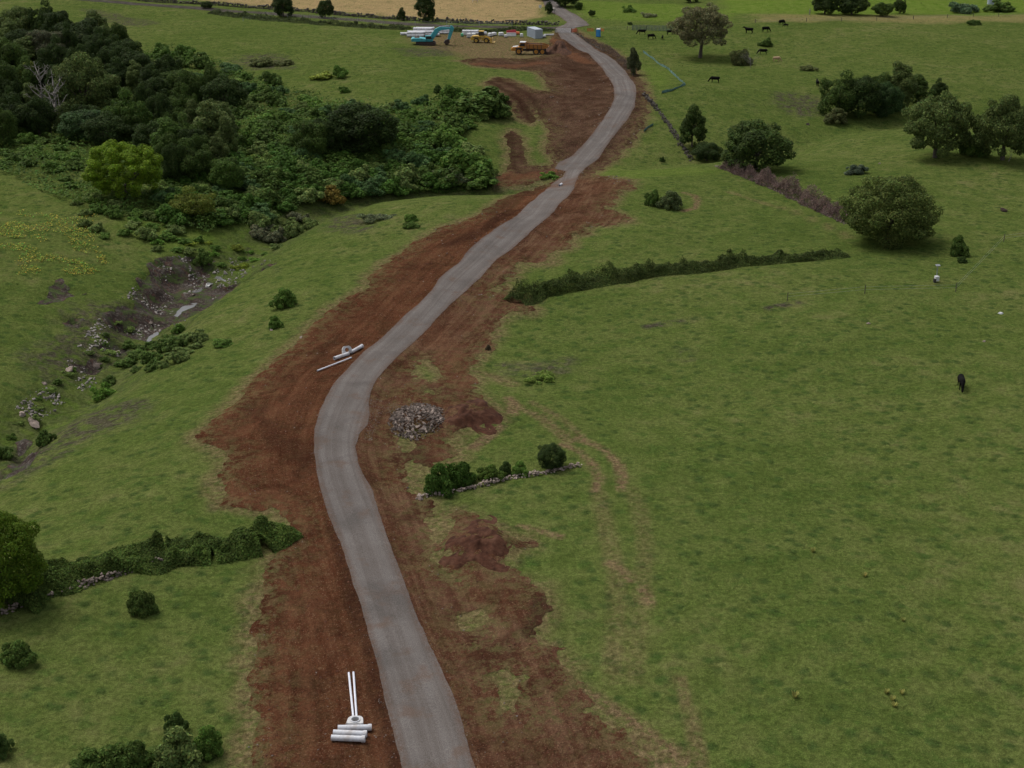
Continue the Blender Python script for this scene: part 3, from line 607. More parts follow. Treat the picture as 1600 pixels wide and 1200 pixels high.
for (x, y) in scatter(WOOD, 60, 22):
    w_ = rng.uniform(38, 62); u = rng.random()
    tree('round' if u < .8 else 'tall', x, y+8, w_, y+8-rng.uniform(48, 70)*(.8+y/900), DK if u < .5 else (MD if u < .8 else OL), 'tree packed between its neighbours inside the dark wood', group='packed trees of the dark wood', name='woodland_tree')
tree('dome',184,322,148,214,BR,'bright yellow-green dome-shaped tree at the front of the wood', name='dome_tree', rz=.4)
tree('near',-8,968,156,798,(.080,.130,.012),'big glossy tree cut off by the left picture edge by the hedge', name='broadleaf_tree')
tree('hero',1402,394,172,271,(.098,.128,.032),'big spreading bush-like tree alone in the right pasture by the brush row', name='spreading_tree', rz=1.2)
tree('park',1094,90,98,6,(.150,.145,.070),'tall pale pasture tree with forked trunk near the black cows', name='pasture_tree')
for a in [('spread',1461,246,120,146,OL,'left one of two wide olive trees on the right side'),('spread',1566,250,112,150,OL,'right one of two wide olive trees, cut near the picture edge'),
          ('round',1187,272,122,184,(.044,.070,.016),'broad dark round tree beside the brush row at the creek'),('tall',1083,237,50,166,MD,'upright dark tree above the stone wall end'),
          ('round',1107,254,54,219,DK,'low dark tree tucked below the upright one by the wall')]:
    tree(*a, name='field_tree')
g = 'clump of trees in the upper right pasture'
for a in [('round',1312,186,74,116,MD,'left tree of the clump in the upper right pasture'),('round',1346,192,76,120,DK,'middle dark tree of the pasture clump with bent trunk'),('round',1388,190,52,131,BL,'small bluish tree at the front of the pasture clump'),
          ('tall',1408,178,62,98,OL,'tallest pointed tree of the pasture clump'),('tall',1439,168,52,117,MD,'narrow tree at the right end of the pasture clump'),('round',1372,176,60,114,MD,'tree behind the bluish one in the pasture clump'),('round',1468,158,28,124,DK,'small round tree standing clear right of the pasture clump')]:
    tree(*a, group=g, name='pasture_tree')
g = 'trees along the far field edge'
for a in [('round',1292,24,48,-12,DK,'left half of the dark far tree mass at the top edge'),('round',1335,25,56,-10,DK,'right half of the dark far tree mass at the top edge'),('round',1382,27,36,3,MD,'lower rounded far tree right of the dark mass'),('round',1408,22,22,-4,DK,'slim dark far tree at the end of the row'),
          ('tall',858,22,17,2,DK,'small dark tree at the bend of the far road'),('round',884,13,50,-22,DK,'dark tree beside the far road at the top edge'),('round',904,16,15,3,MD,'tiny round tree right of the far road'),('round',925,26,12,15,DK,'small round bush tree near the far gate'),
          ('tall',848,2,30,-30,DK,'dark tree cut by the top edge above the far road'),('round',1080,5,30,-25,DK,'tree cut by the top edge behind the pale pasture tree')]:
    tree(*a, group=g, name='distant_tree')
g = 'dark trees along the upper stone wall'
for a in [('tall',441,28,40,-16,DK,'dark tree on the wall cut by the top edge, left one'),('round',507,29,32,-3,DK,'short bushy tree on the wall between two taller ones'),('tall',627,33,16,11,DK,'small slender tree by the wall left of the tallest one'),('tall',665,36,40,-16,DK,'tall dark oval tree by the wall above the excavator'),('round',322,14,20,2,DK,'low dark tree on the wall at the far left')]:
    tree(*a, group=g, name='wall_tree')
tree('tall',990,119,28,73,(.06,.07,.03),'thin dark conifer-like tree beside the upper road bend', name='roadside_tree')

# scrub slope: individual shrubs
def inpoly(x, y, P): return sdf(np.array([float(x)]), np.array([float(y)]), np.array(P, float), 2000)[0] > 0
def scatter(P, n, dmin):
    P = np.array(P, float); out = []; tries = 0
    while len(out) < n and tries < n*60:
        tries += 1; x = rng.uniform(P[:,0].min(), P[:,0].max()); y = rng.uniform(P[:,1].min(), P[:,1].max())
        if not inpoly(x, y, P): continue
        if any(abs(x-a) < dmin and abs(y-b) < dmin*.42 for a, b in out): continue
        out.append((x, y))
    return sorted(out, key=lambda t: t[1])
THK = [(190,95),(250,72),(330,92),(420,128),(520,158),(620,166),(690,150),(760,143),(796,165),(796,184),(740,196),(715,215),(755,250),(776,280),(768,296),(700,303),(640,308),(560,314),(480,322),(420,345),(330,362),(262,352),(240,310),(255,225),(200,135)]
thk = []
for (x, y) in scatter(THK, 250, 16):
    u = rng.random(); c = GN if u < .45 else (MD if u < .7 else (BL if u < .85 else OL))
    if y > 240 and u < .5: c = (.042,.082,.014)
    w = rng.uniform(28, 52)*(.72+y/700); thk.append((w, 'shrub' if u < .93 else 'scrub', x, y+5, w, y+5-w*rng.uniform(.42,.62), c))
thk.sort(key=lambda t: -t[0]); mV, mQ, mS, mb = [], [], [], 0
for i_, t_ in enumerate(thk):
    o = bush(*t_[1:], 'green shrub in the continuous scrub on the slope below the wood', 'shrubs of the scrub slope')
    if i_ >= 112:                                   # the smaller ones run together: one mass
        me = o.data; n = len(me.vertices); v = np.empty(n*3, np.float32); me.vertices.foreach_get('co', v); v = v.reshape(-1, 3)*np.array(o.scale)
        a_ = o.rotation_euler.z; v = v@np.array([[math.cos(a_), math.sin(a_), 0], [-math.sin(a_), math.cos(a_), 0], [0, 0, 1]]) + np.array(o.location)
        q_ = np.empty(len(me.polygons)*4, np.int32); me.polygons.foreach_get('vertices', q_); sh_ = np.empty(n*4, np.float32); me.attributes['shade'].data.foreach_get('color', sh_)
        mV.append(v); mQ.append(q_.reshape(-1, 4)+mb); mS.append(sh_.reshape(-1, 4)*np.array(o.color)); mb += n; bpy.data.objects.remove(o)
struct(link('scrub_mass', mesh_np('scrub_mass', np.concatenate(mV), np.concatenate(mQ), {'shade': ('FLOAT_COLOR', np.concatenate(mS))}, False), M['leaf']), 'stuff')
for (x, y) in scatter([(-10,195),(60,190),(120,215),(122,300),(60,262),(-10,262)], 26, 20):
    w = rng.uniform(26, 46); w *= .85; bush('shrub', x, y+4, w, y+4-w*rng.uniform(.35,.55), MD if rng.random() < .6 else GN, 'low green shrub in the undergrowth left of the bright dome tree', 'shrubs left of the dome tree')
for (x, y) in scatter([(118,310),(240,318),(290,355),(330,372),(290,400),(170,380),(120,350)], 26, 19):
    w = rng.uniform(24, 44); w *= .8; bush('shrub', x, y+4, w, y+4-w*rng.uniform(.4,.6), GN if rng.random() < .6 else OL, 'low green shrub on the ground below the bright dome tree', 'shrubs below the dome tree')
for (x, y) in scatter([(395,352),(430,335),(480,338),(492,352),(465,372),(430,392),(400,380)], 16, 15):
    w = rng.uniform(22, 38); bush('shrub', x, y+4, w, y+4-w*rng.uniform(.5,.75), OL if rng.random() < .6 else GY, 'grey-green shrub in the mound at the lower end of the scrub', 'shrubs of the grey-green mound')
for (x, y) in scatter([(190,572),(215,545),(255,530),(290,515),(312,530),(305,552),(270,572),(215,582)], 20, 15):
    w = rng.uniform(22, 40); bush('shrub', x, y+4, w, y+4-w*rng.uniform(.4,.65), MD if rng.random() < .6 else OL, 'dark green shrub in the creek thicket below the puddles', 'shrubs of the creek thicket')
for (x, y) in scatter([(150,520),(180,505),(215,520),(200,545),(160,585),(110,600),(60,660),(20,690),(0,690),(40,640),(90,590),(130,550)], 18, 18):
    w = rng.uniform(14, 28); bush('scrub' if rng.random() < .5 else 'fine', x, y+3, w, y+3-w*rng.uniform(.3,.5), OL if rng.random() < .5 else MD, 'small rough shrub among the stones of the creek bed', 'rough shrubs in the creek bed')
for (x, y) in scatter([(240,372),(330,372),(400,395),(440,392),(400,420),(340,430),(300,395),(230,392)], 14, 20):
    w = rng.uniform(14, 30); bush('scrub' if rng.random() < .6 else 'fine', x, y+3, w, y+3-w*rng.uniform(.25,.4), GN if rng.random() < .6 else YL, 'low bright green clump above the creek puddles', 'green clumps above the puddles')
# single shrubs
for a in [('fine',443,484,46,455,GN,'bright green bush alone on the left slope above the earthworks'),('fine',428,515,30,496,GN,'small green bush with a stone, below the bright one'),('fine',641,348,24,334,GN,'small bush on the left slope near the red soil, upper one'),('fine',641,359,28,348,MD,'small bush on the left slope near the red soil, lower one'),
    ('shrub',520,326,44,297,(.105,.078,.016),'rusty yellow-brown shrub at the foot of the scrub'),('shrub',730,290,84,243,GN,'leafy green shrub mass next to the creek crossing'),('shrub',752,188,110,140,MD,'long dark shrub mass below the bare earth bank'),
    ('shrub',700,300,70,272,(.05,.06,.026),'greyish shrub at the lower edge of the scrub'),('shrub',745,303,60,285,GN,'low green shrub beside the creek crossing'),
    ('fine',278,522,24,508,GN,'small dark bush above the creek thicket'),
    ('fine',168,603,30,590,MD,'small dark bush below the creek thicket'),('scrub',160,626,56,605,GN,'flat bright shrub strip on the left slope'),('shrub',68,698,34,668,MD,'round dark shrub by the pale boulder at the left creek'),('fine',345,545,36,532,GN,'flat green bush on the slope right of the creek thicket'),
    ('shrub',318,422,30,396,MD,'dark shrub above the puddles in the creek'),('shrub',2,720,34,700,MD,'shrub at the left picture edge by the creek'),
    ('fine',1022,324,32,296,MD,'left leafy half of the bush in the ring of tyre tracks'),('fine',1050,330,44,302,(.045,.058,.022),'right half of the bush in the ring of tyre tracks'),
    ('fine',684,778,58,730,(.036,.068,.012),'left bush against the short stone wall'),('fine',715,768,62,722,(.032,.062,.010),'big dark green bush against the short stone wall'),('fine',765,756,46,730,(.05,.078,.014),'lighter bush in the middle of the short stone wall'),('fine',790,744,24,716,DK,'small dark bush behind the short stone wall'),('fine',812,746,34,724,GN,'pale green bush near the end of the short wall'),('near_bush',862,738,56,693,DK,'dense dark round bush at the right end of the short wall'),
    ('fine',216,968,52,915,(.052,.078,.018),'lone green bush on the grass below the left hedge'),('fine',271,1150,40,1102,(.035,.058,.014),'upright dark bush above the bottom left shrubs'),('fine',322,1192,60,1140,GN,'green shrub at the right of the bottom left group'),('fine',270,1215,96,1150,OL,'wide olive shrub at the bottom edge'),('fine',190,1225,90,1168,MD,'dark shrub at the bottom edge left of the olive one'),('fine',20,1050,62,1005,MD,'dark shrub at the left edge above the bottom corner'),('fine',-4,1190,44,1140,DK,'dark shrub in the bottom left corner'),('fine',130,1230,80,1185,MD,'shrub mostly below the bottom edge at the left'),
    ('fine',1160,104,42,75,(.075,.085,.030),'grey scrubby bush full of dead branches near the cows'),('shrub',1199,74,24,58,MD,'round green bush right of the dead branches'),('fine',1265,112,30,103,(.075,.085,.030),'low dark scrub patch in the right pasture'),
    ('fine',1310,198,44,175,(.075,.085,.030),'low grey shrub at the left foot of the pasture clump'),('shrub',1524,246,50,198,MD,'dark shrub between the two wide olive trees'),('shrub',1340,274,34,257,(.05,.066,.040),'small blue-grey shrub with stones in the pasture'),('fine',1500,402,36,370,MD,'small shrub right of the big spreading tree'),('fine',1505,412,18,400,DK,'tiny dark bush right of the spreading tree'),
    ('shrub',1570,331,12,324,(.07,.05,.045),'small brownish tussock in the right pasture'),('scrub',1515,22,60,4,(.05,.075,.040),'pale bluish scrub at the top edge beside the grey tank'),('shrub',1570,20,50,2,MD,'dark scrub right of the grey tank'),('scrub',1525,40,28,32,DK,'low dark shrub in the far right pasture'),
    ('fine',410,106,50,91,(.075,.085,.030),'dull scrub on the rocky patch left of the open slope'),('fine',448,103,28,95,(.075,.085,.030),'second scrub on the rocky patch'),('shrub',530,124,26,104,GN,'small bright shrub on the open slope'),('shrub',505,126,40,114,YL,'yellow-green shrub patch on the open slope'),('shrub',537,146,20,133,GN,'lone small shrub above the scrub slope'),('fine',684,146,20,134,DK,'dark bush at the upper edge of the scrub slope'),
    ('scrub',985,20,30,8,MD,'scrub on the far field by the road'),('scrub',1016,28,26,14,GY,'pale scrub on the far bright field'),('fine',985,39,10,34,DK,'small dark bush left of the netting fence'),('fine',1035,254,10,240,DK,'tiny upright bush by the wall at the creek'),
    ('scrub',848,600,52,590,(.07,.10,.02),'flat weedy clump in the right pasture near the road'),('fine',763,548,10,532,(.06,.05,.03),'small dry shrub on the edge of the red soil'),('scrub',860,282,40,274,GN,'low green clump on the creek crossing'),('scrub',590,348,60,338,(.05,.06,.03),'low dark scrub on the left slope below the rusty shrub'),('fine',735,49+4,8,46,(.06,.035,.02),'tiny dry stump bush on the open slope')]:
    if a[0] == 'near_bush':
        tree('near', a[1], a[2], a[3], a[4], a[5], a[6], name='round_bush', cat='bush'); continue
    bush(*a)

def poly3(P, step):
    """points about step metres apart along a pixel polyline laid on the ground"""
    W = atv([p[0] for p in P], [p[1] for p in P])[:, :2]; out = []
    for a, b in zip(W[:-1], W[1:]):
        n = max(1, int(np.linalg.norm(b-a)/step))
        for k in range(n): out.append(a+(b-a)*k/n)
    out.append(W[-1]); return np.array(out)
def hedge(P, width, height, n, leaf, color, label, name='hedge', cat='hedge', step=.7, aspect=.6, mat=None, taper=None, v=.3, jit=.7):
    L = poly3(P, .5); arc = np.concatenate([[0], np.cumsum(np.linalg.norm(np.diff(L, axis=0), axis=1))]); tot = arc[-1]; sd = int(width*100+height*10+tot)
    def shape(u, a):
        """ragged top of the growth at arc length u, across a in -1..1"""
        f = u/tot; tp = 1 if taper is None else taper[0]+(taper[1]-taper[0])*f
        en = np.clip(.35+np.minimum(u, tot-u)/2.2, 0, 1); e = np.clip(1-np.abs(a)**1.6, 0, 1)**.75
        big = .35+1.3*vnoise(u/3.2, a*1.1, sd); mid = .45+1.1*vnoise(u/1.15, a*1.7+5, sd+1); fine = .75+.5*vnoise(u/.42, a*3.6+9, sd+2)
        return height*tp*en*e*big*mid*fine
    u = rng.uniform(0, tot, n); a = rng.uniform(-1, 1, n); a = np.sign(a)*np.abs(a)**.85
    wl = .62+.8*vnoise(u/2.6, u*0+np.sign(a)*7, sd+5)
    if taper: wl = wl*(taper[0]+(taper[1]-taper[0])*u/tot)
    cx = np.interp(u, arc, L[:,0]); cy = np.interp(u, arc, L[:,1]); k = np.clip(np.searchsorted(arc, u), 1, len(L)-1); tg = L[k]-L[k-1]; tg /= np.linalg.norm(tg, axis=1)[:,None]+1e-9
    off = a*width*.5*wl + .12*rng.normal(size=n); x = cx - tg[:,1]*off; y = cy + tg[:,0]*off
    hh = shape(u, a); e = .18; gu = (shape(u+e, a)-hh)/e; ga = (shape(u, a+e/width*2)-hh)/e; ga = np.clip(ga, -2.5, 2.5); gu = np.clip(gu, -2, 2)
    N = np.stack([-(gu*tg[:,0]-ga*tg[:,1]), -(gu*tg[:,1]+ga*tg[:,0]), np.ones(n)], 1); N /= np.linalg.norm(N, axis=1)[:,None]; N += jit*1.05*unit(n); N[:,2] += .25
    z = hs(x, y) + hh*(1-.55*rng.random(n)**2.2) + .05*rng.normal(size=n)
    hv = (.62+.85*vnoise(u/1.5, a*2.2, sd+8))[:,None]; hv = hv*np.ones((1, 1))
    nl_ = int(tot/1.1); ul = rng.uniform(.5, tot-.5, nl_); al = rng.uniform(-.6, .6, nl_); kl = np.clip(np.searchsorted(arc, ul), 1, len(L)-1); tl = L[kl]-L[kl-1]; tl /= np.linalg.norm(tl, axis=1)[:,None]+1e-9
    xl = np.interp(ul, arc, L[:,0]) - tl[:,1]*al*width*.5; yl_ = np.interp(ul, arc, L[:,1]) + tl[:,0]*al*width*.5; rl = height*rng.uniform(.25, .62, nl_)
    zl = hs(xl, yl_) + shape(ul, al)*rng.uniform(.45, .95, nl_)
    Vl, Ql, Sl = lobe_leaves(np.stack([xl, yl_, zl], 1), rl, np.array([1e-3, 0, -1e3]), int(n*.28), leaf, aspect, v, .4, jit)
    C3 = np.stack([x, y, z], 1); o3 = np.array([L.mean(0)[0], L.mean(0)[1], float(hs(*L.mean(0)))])
    S0 = tint(n, hv, v); V, Q, S = quads(C3, N, leaf*(.6+.8*rng.random(n)), S0, aspect); V, Q, S = np.concatenate([V, Vl]), np.concatenate([Q, Ql+len(V)]), np.concatenate([S, Sl])
    me = mesh_np(name, V-o3, Q, {'shade': ('FLOAT_COLOR', S)}, False)
    o = link(name, me, mat or M['leaf'], None, o3); o.color = (*color, 1); return tag(o, label, cat)
hedge([(20,948),(70,918),(130,898),(200,880),(260,866),(330,862),(400,850),(450,828)], 4.4, 1.35, 60000, .19, (.064,.098,.020), 'long overgrown hedge on the left running to the red soil')
hedge([(800,474),(850,458),(900,446),(960,436),(1050,424),(1150,413),(1250,405),(1322,398)], 3.2, 1.1, 46000, .20, (.068,.094,.024), 'long dark hedge across the right pasture towards the spreading tree', taper=(1.6,.75))
hedge([(330,20),(430,32),(520,39),(600,44),(640,46)], 5, 1.0, 16000, .34, (.050,.066,.022), 'low dark scrub hedge along the upper farm track', step=1.6)
hedge([(690,48),(760,50),(830,46),(866,48)], 4, .7, 8000, .34, (.050,.066,.022), 'low scrub strip along the track behind the pipe stacks', step=1.6)
hedge([(1130,262),(1180,281),(1240,307),(1285,328),(1322,346)], 2.6, 1.7, 20000, .5, (.150,.105,.090), 'row of dead reddish-grey brush running towards the spreading tree', name='dead_brush', cat='brush', aspect=.10, v=.45, jit=1.5)
hedge([(920,62),(945,76),(968,92),(985,112)], 2.6, .8, 6000, .4, (.10,.072,.055), 'pushed-up brushy bank on the right of the upper road', name='brush_bank', cat='brush', aspect=.12, v=.45, jit=1.5)

# weeds, leaf carpet and tufts nobody could count
def sample_px(n, x0, x1, y0, y1): return atv(rng.uniform(x0, x1, n), rng.uniform(y0, y1, n))
def tufts(name, P, h, w, nb, color, v=.3):
    n = len(P); P = np.repeat(P, nb, 0); k = len(P); ang = rng.uniform(0, 6.283, k); rad = np.repeat(np.broadcast_to(w, n), nb)*rng.random(k)
    hh = np.repeat(np.broadcast_to(h, n), nb)*(.6+.7*rng.random(k)); bw = hh*.22
    B = P + np.stack([np.cos(ang)*rad, np.sin(ang)*rad, np.full(k, -.02)], 1); t = np.stack([-np.sin(ang), np.cos(ang), np.zeros(k)], 1)*bw[:,None]
    tip = B + np.stack([np.cos(ang)*hh*.7, np.sin(ang)*hh*.7, hh*.9], 1)
    V = np.stack([B-t, B+t, tip+t*.5, tip-t*.5], 1).reshape(-1, 3)
    S = np.repeat(tint(k, np.ones((k, 1)), v), 4, 0)
    o = link(name, mesh_np(name, V, np.arange(4*k).reshape(-1, 4), {'shade': ('FLOAT_COLOR', S)}, False), M['leaf']); o.color = (*color, 1); return struct(o, 'stuff')
P = sample_px(60000, -250, 1850, -20, 1330); ok = (hs(P[:,0], P[:,1], SD) < -.1) & (hs(P[:,0], P[:,1], SB) < 0) & (hs(P[:,0], P[:,1], SR) < -.2); P = P[ok]
ok = fbm(P[:,0]/5, P[:,1]/5, 201, 3) + .25*rng.normal(size=len(P)) > -.15; P = P[ok]
sc_ = np.clip(P[:,1]/130, .8, 3.0); tufts('grass_tufts', P, .07*sc_, .11*sc_, 5, (.094,.122,.030))
P = sample_px(9000, -250, 1850, 350, 1330); ok = (hs(P[:,0], P[:,1], SD) < -1) & (hs(P[:,0], P[:,1], SB) < -1); P = P[ok]
ok = vnoise(P[:,0]/1.7, P[:,1]/1.7, 211) > .80; P = P[ok]
sc_ = np.clip(P[:,1]/130, .8, 3.0); tufts('lush_grass_clumps', P, .085*sc_, .20*sc_, 9, (.068,.112,.022), .2)
P = np.concatenate([sample_px(700, -20, 36, 330, 392), sample_px(1500, 30, 152, 335, 430), sample_px(400, 110, 165, 395, 425)])
P = P[fbm(P[:,0]/3, P[:,1]/3, 221, 3) > -.05]; P = np.repeat(P, 3, 0); P = P + rng.normal(size=P.shape)*np.array([.25,.25,.06]) + np.array([0,0,.22]); N = .6*unit(len(P)); N[:,2] += 1
V, Q, S = quads(P, N, .26*(.5+.9*rng.random(len(P))), tint(len(P), np.where(rng.random((len(P),1)) < .62, 1., .0)*np.array([[1.,1.,1.]]) + np.where(rng.random((len(P),1)) < .5, .0, .0), .25) if False else tint(len(P), np.ones((len(P),1)), .3)); S[::1,0] *= np.repeat(np.where(rng.random(len(P)) < .6, 1., .42), 4)
yw = link('yellow_weeds', mesh_np('yellow_weeds', V, Q, {'shade': ('FLOAT_COLOR', S)}, False), M['leaf']); yw.color = (.40,.34,.06,1); struct(yw, 'stuff')
und = [sample_px(1, 0, 1, 0, 1)]
def carpet(Ppx, n):
    Pp = np.array(Ppx, float); x = rng.uniform(Pp[:,0].min(), Pp[:,0].max(), n*2); y = rng.uniform(Pp[:,1].min(), Pp[:,1].max(), n*2)
    m = sdf(x, y, Pp, 3000) > 0; return atv(x[m][:n], y[m][:n])
C = np.concatenate([carpet(THK, 44000), carpet([(-20,150),(60,70),(250,90),(330,160),(400,330),(330,370),(250,350),(130,330),(-20,262)], 24000)])
def lump(x, y): return 1.7*np.clip(fbm(x/5.5, y/5.5, 231, 3)*1.5+.55, .05, 1.6)
L0 = lump(C[:,0], C[:,1]); e_ = .5; N = np.stack([-(lump(C[:,0]+e_, C[:,1])-L0)/e_, -(lump(C[:,0], C[:,1]+e_)-L0)/e_, np.ones(len(C))], 1) + .55*unit(len(C))
C[:,2] += L0*(.55+.5*rng.random(len(C)))
hv = np.clip(fbm(C[:,0]/7, C[:,1]/7, 261, 3)*.6+1, .6, 1.5)[:,None]
V, Q, S = quads(C, N, .55*(.6+.8*rng.random(len(C))), tint(len(C), hv, .3))
u_ = link('undergrowth', mesh_np('undergrowth', V, Q, {'shade': ('FLOAT_COLOR', S)}, False), M['leaf']); u_.color = (*GN, 1); struct(u_, 'stuff')

# ------------------------------------------------------------------ rocks
def ico(sub=1):
    bm = bmesh.new(); bmesh.ops.create_icosphere(bm, subdivisions=sub, radius=1); V = np.array([v.co[:] for v in bm.verts]); Fc = np.array([[v.index for v in f.verts] for f in bm.faces]); bm.free(); return V, Fc
I1, IF1 = ico(1); I2, IF2 = ico(2)
def rockv(base, flatn=.7):
    V = base*(1+.28*rng.normal(size=(len(base), 1))*(1 if len(base) < 60 else .35)); A = rng.normal(size=(3, 3)); Qm, _ = np.linalg.qr(A)
    for k in range(5):
        n = unit(1)[0]; d = V@n; lim = rng.uniform(.5, .85); V = V - np.outer(np.maximum(d-lim, 0), n)
    V = V@Qm; V[:,2] *= flatn; return V*np.array([1, rng.uniform(.65, 1), 1])
ROCKS = [mesh_np('stone', rockv(I2), IF2, None, False) for k in range(8)]
def rocks_mesh(name, P, size, mat, lift=.2):
    V = []; Fs = []; b = 0; lib = [rockv(I1) for k in range(24)]
    for i, p in enumerate(P):
        v = lib[i % 24]*size[i]; a = rng.uniform(0, 6.28); c, s = math.cos(a), math.sin(a); v = v@np.array([[c, s, 0], [-s, c, 0], [0, 0, 1]])
        V.append(v + p + np.array([0, 0, size[i]*lift])); Fs.append(IF1+b); b += len(I1)
    return mesh_np(name, np.concatenate(V), np.concatenate(Fs), None, False)
# stones scattered over soil and creek (uncountable)
P = np.concatenate([sample_px(2600, 380, 900, 480, 1220), sample_px(1400, 600, 1000, 290, 480), sample_px(700, 800, 1015, 60, 290)])
ok = (hs(P[:,0], P[:,1], SD) > .2) & (hs(P[:,0], P[:,1], SR) < 0); P = P[ok]
struct(link('loose_clods', rocks_mesh('loose_clods', P, np.clip(.03+.05*rng.random(len(P))**2*2.2, .02, .16)*np.clip(P[:,1]/140, 1, 1.8), None), simple('soil_clod', (.105,.048,.030), .95, .4, 3, spec=.1)), 'stuff')
Pg = np.concatenate([sample_px(9000, 380, 900, 480, 1220), sample_px(5000, 600, 1000, 60, 480)]); k_ = hs(Pg[:,0], Pg[:,1], SR); Pg = Pg[(k_ > -1.1) & (k_ < .15) & (rng.random(len(Pg)) < np.exp(-np.abs(k_)*2.2))]
Pg = np.concatenate([Pg, carpet([(572,620),(600,625),(640,635),(640,650),(600,648),(580,690),(566,690)], 700)])
struct(link('spilled_gravel', rocks_mesh('spilled_gravel', Pg, (.03+.04*rng.random(len(Pg)))*np.clip(Pg[:,1]/130, 1, 2), None), simple('gravel_stone', (.17,.155,.145), .95, .4, 3, spec=.05)), 'stuff')
P = np.concatenate([sample_px(900, 380, 900, 480, 1220), sample_px(500, 600, 1000, 290, 480), sample_px(600, 840, 1015, 60, 290), sample_px(160, 900, 1000, 270, 285)])
ok = (hs(P[:,0], P[:,1], SD) > -.5) & (hs(P[:,0], P[:,1], SR) < 0) & (vnoise(P[:,0]/4, P[:,1]/4, 241) > .45); P = P[ok]
struct(link('loose_stones', rocks_mesh('loose_stones', P, (.03+.06*rng.random(len(P))**3*1.5)*np.clip(P[:,1]/120, 1, 2.2), None), M['rock']), 'stuff')
P = carpet([(150,500),(215,440),(260,398),(430,405),(340,465),(240,540),(150,600),(60,660),(20,640),(100,570)], 3600); P = P[vnoise(P[:,0]/2.5, P[:,1]/2.5, 251) > .55]
struct(link('creek_stones', rocks_mesh('creek_stones', P, .07+.24*rng.random(len(P))**2.2, None), simple('pale_creek_stone', (.30,.27,.245), .9, .4, 1.5, spec=.1, grime=(.12,.10,.085), gscale=.6)), 'stuff')
def rock(px, py, size, label, group=None, mat=None, name='boulder', z=None, cat='rock'):
    p = at(px, py); o = link(name, random.choice(ROCKS), None, None, p)
    if not o.data.materials: o.data.materials.append(M['rock'])
    o.scale = (size, size, size); o.rotation_euler = (rng.normal()*.2, rng.normal()*.2, rng.random()*6.28); o.location.z += size*.2; tag(o, label, cat, group); return o
rock(52,664,.95,'large pale boulder beside the round shrub at the left creek').scale = (1.15,.7,.6)
for a in [(152,574,.75,'pale flat boulder in the creek above the thicket'),(108,580,.6,'grey boulder left of the pale flat one in the creek'),(185,552,.55,'grey boulder just below the lowest puddle'),(300,462,.42,'whitish stone between two puddles'),(236,506,.5,'pale stone above the lowest puddle'),(256,488,.4,'pale stone left of the rounded puddle'),
          (34,648,.5,'reddish boulder by the creek near the pale one'),(160,612,.35,'small stone on the left slope'),(70,600,.4,'stone in the left pasture by the creek'),(424,516,.28,'brown stone beside a small bush on the slope'),(658,781,.3,'stone at the left end of the short wall'),(470,528,.22,'pale stone on the red soil edge'),(1357,506,.25,'pale stone in the right pasture'),(1345,268,.5,'grey stone by the blue-grey shrub'),(1262,195,.5,'pale stone by the bare bank'),(1374,256,.28,'white stone in the pasture beyond the brush row'),(1537,534,.22,'tan stone in the right pasture near the cow')]:
    rock(*a)
# rubble heap: every big stone is a stone
g = 'stones of the rubble heap beside the road'
hc = at(651,656)
N_R = 230
for i in range(N_R):
    rr = math.sqrt(rng.random()); a = rng.uniform(0, 6.28); x = hc.x + 2.75*rr*math.cos(a); y = hc.y + 4.6*rr*math.sin(a)
    z = float(hs(x, y)) + 1.0*(1-rr**1.5)
    o = link('stone', ROCKS[i % 8], None, None, (x, y, z)); s = rng.uniform(.13, .30)
    o.scale = (s*rng.uniform(.8, 1.5), s, s*.8); o.rotation_euler = tuple(rng.uniform(0, 6.28, 3)); tag(o, 'angular grey-brown stone in the rubble heap beside the road bend', 'stone', g)
    if not o.data.materials: o.data.materials.append(M['rock'])
P = []
for i in range(700):
    rr = math.sqrt(rng.random()); a = rng.uniform(0, 6.28); x = hc.x + 3.1*rr*math.cos(a); y = hc.y + 5.2*rr*math.sin(a); P.append((x, y, float(hs(x, y)) + .9*max(0, 1-rr**1.5)))
struct(link('rubble', rocks_mesh('rubble', np.array(P), .07+.09*rng.random(700), None), M['rock']), 'stuff')
# heaps of loose soil
soilm = simple('wet_heap_soil', (.052,.021,.012), .95, .5, 1.5, spec=.1, grime=(.10,.05,.03))
def heap(px, py, rx, ry, h, n, label, mat):
    c = at(px, py); V = []; k = 40; Fs = []
    for j in range(13):
        for i in range(k):
            a = 6.2832*i/k; rr = j/12*(1+.22*math.sin(3*a+rx)+.14*math.sin(5*a+1)); x = rx*rr*math.cos(a); y = ry*rr*math.sin(a)
            nz = float(fbm(np.array([c.x+x])*1.1, np.array([c.y+y])*1.1, 301, 4)[0])
            V.append((x, y, float(hs(c.x+x, c.y+y))-c.z + h*(1-j/12)**1.1*(1+1.1*nz) + .30*nz - (.12 if j == 12 else 0)))
    for j in range(12):
        for i in range(k): Fs.append((j*k+i, j*k+(i+1) % k, (j+1)*k+(i+1) % k, (j+1)*k+i))
    o = link('soil_heap', mesh_np('soil_heap', np.array(V), np.array(Fs)), mat, None, c); return tag(o, label, 'soil heap')
heap(737,643,3.3,4.6,.22,0,'dark red-brown soil heap beside the rubble heap',soilm)
heap(752,842,3.5,4.8,.24,0,'red-brown soil heap below the short stone wall',soilm)
heap(872,82,4.2,9,1.9,0,'large dark brown soil heap behind the dump truck',simple('brown_heap_soil', (.058,.031,.020), .95, .45, .8, spec=.1, grime=(.12,.055,.032)))
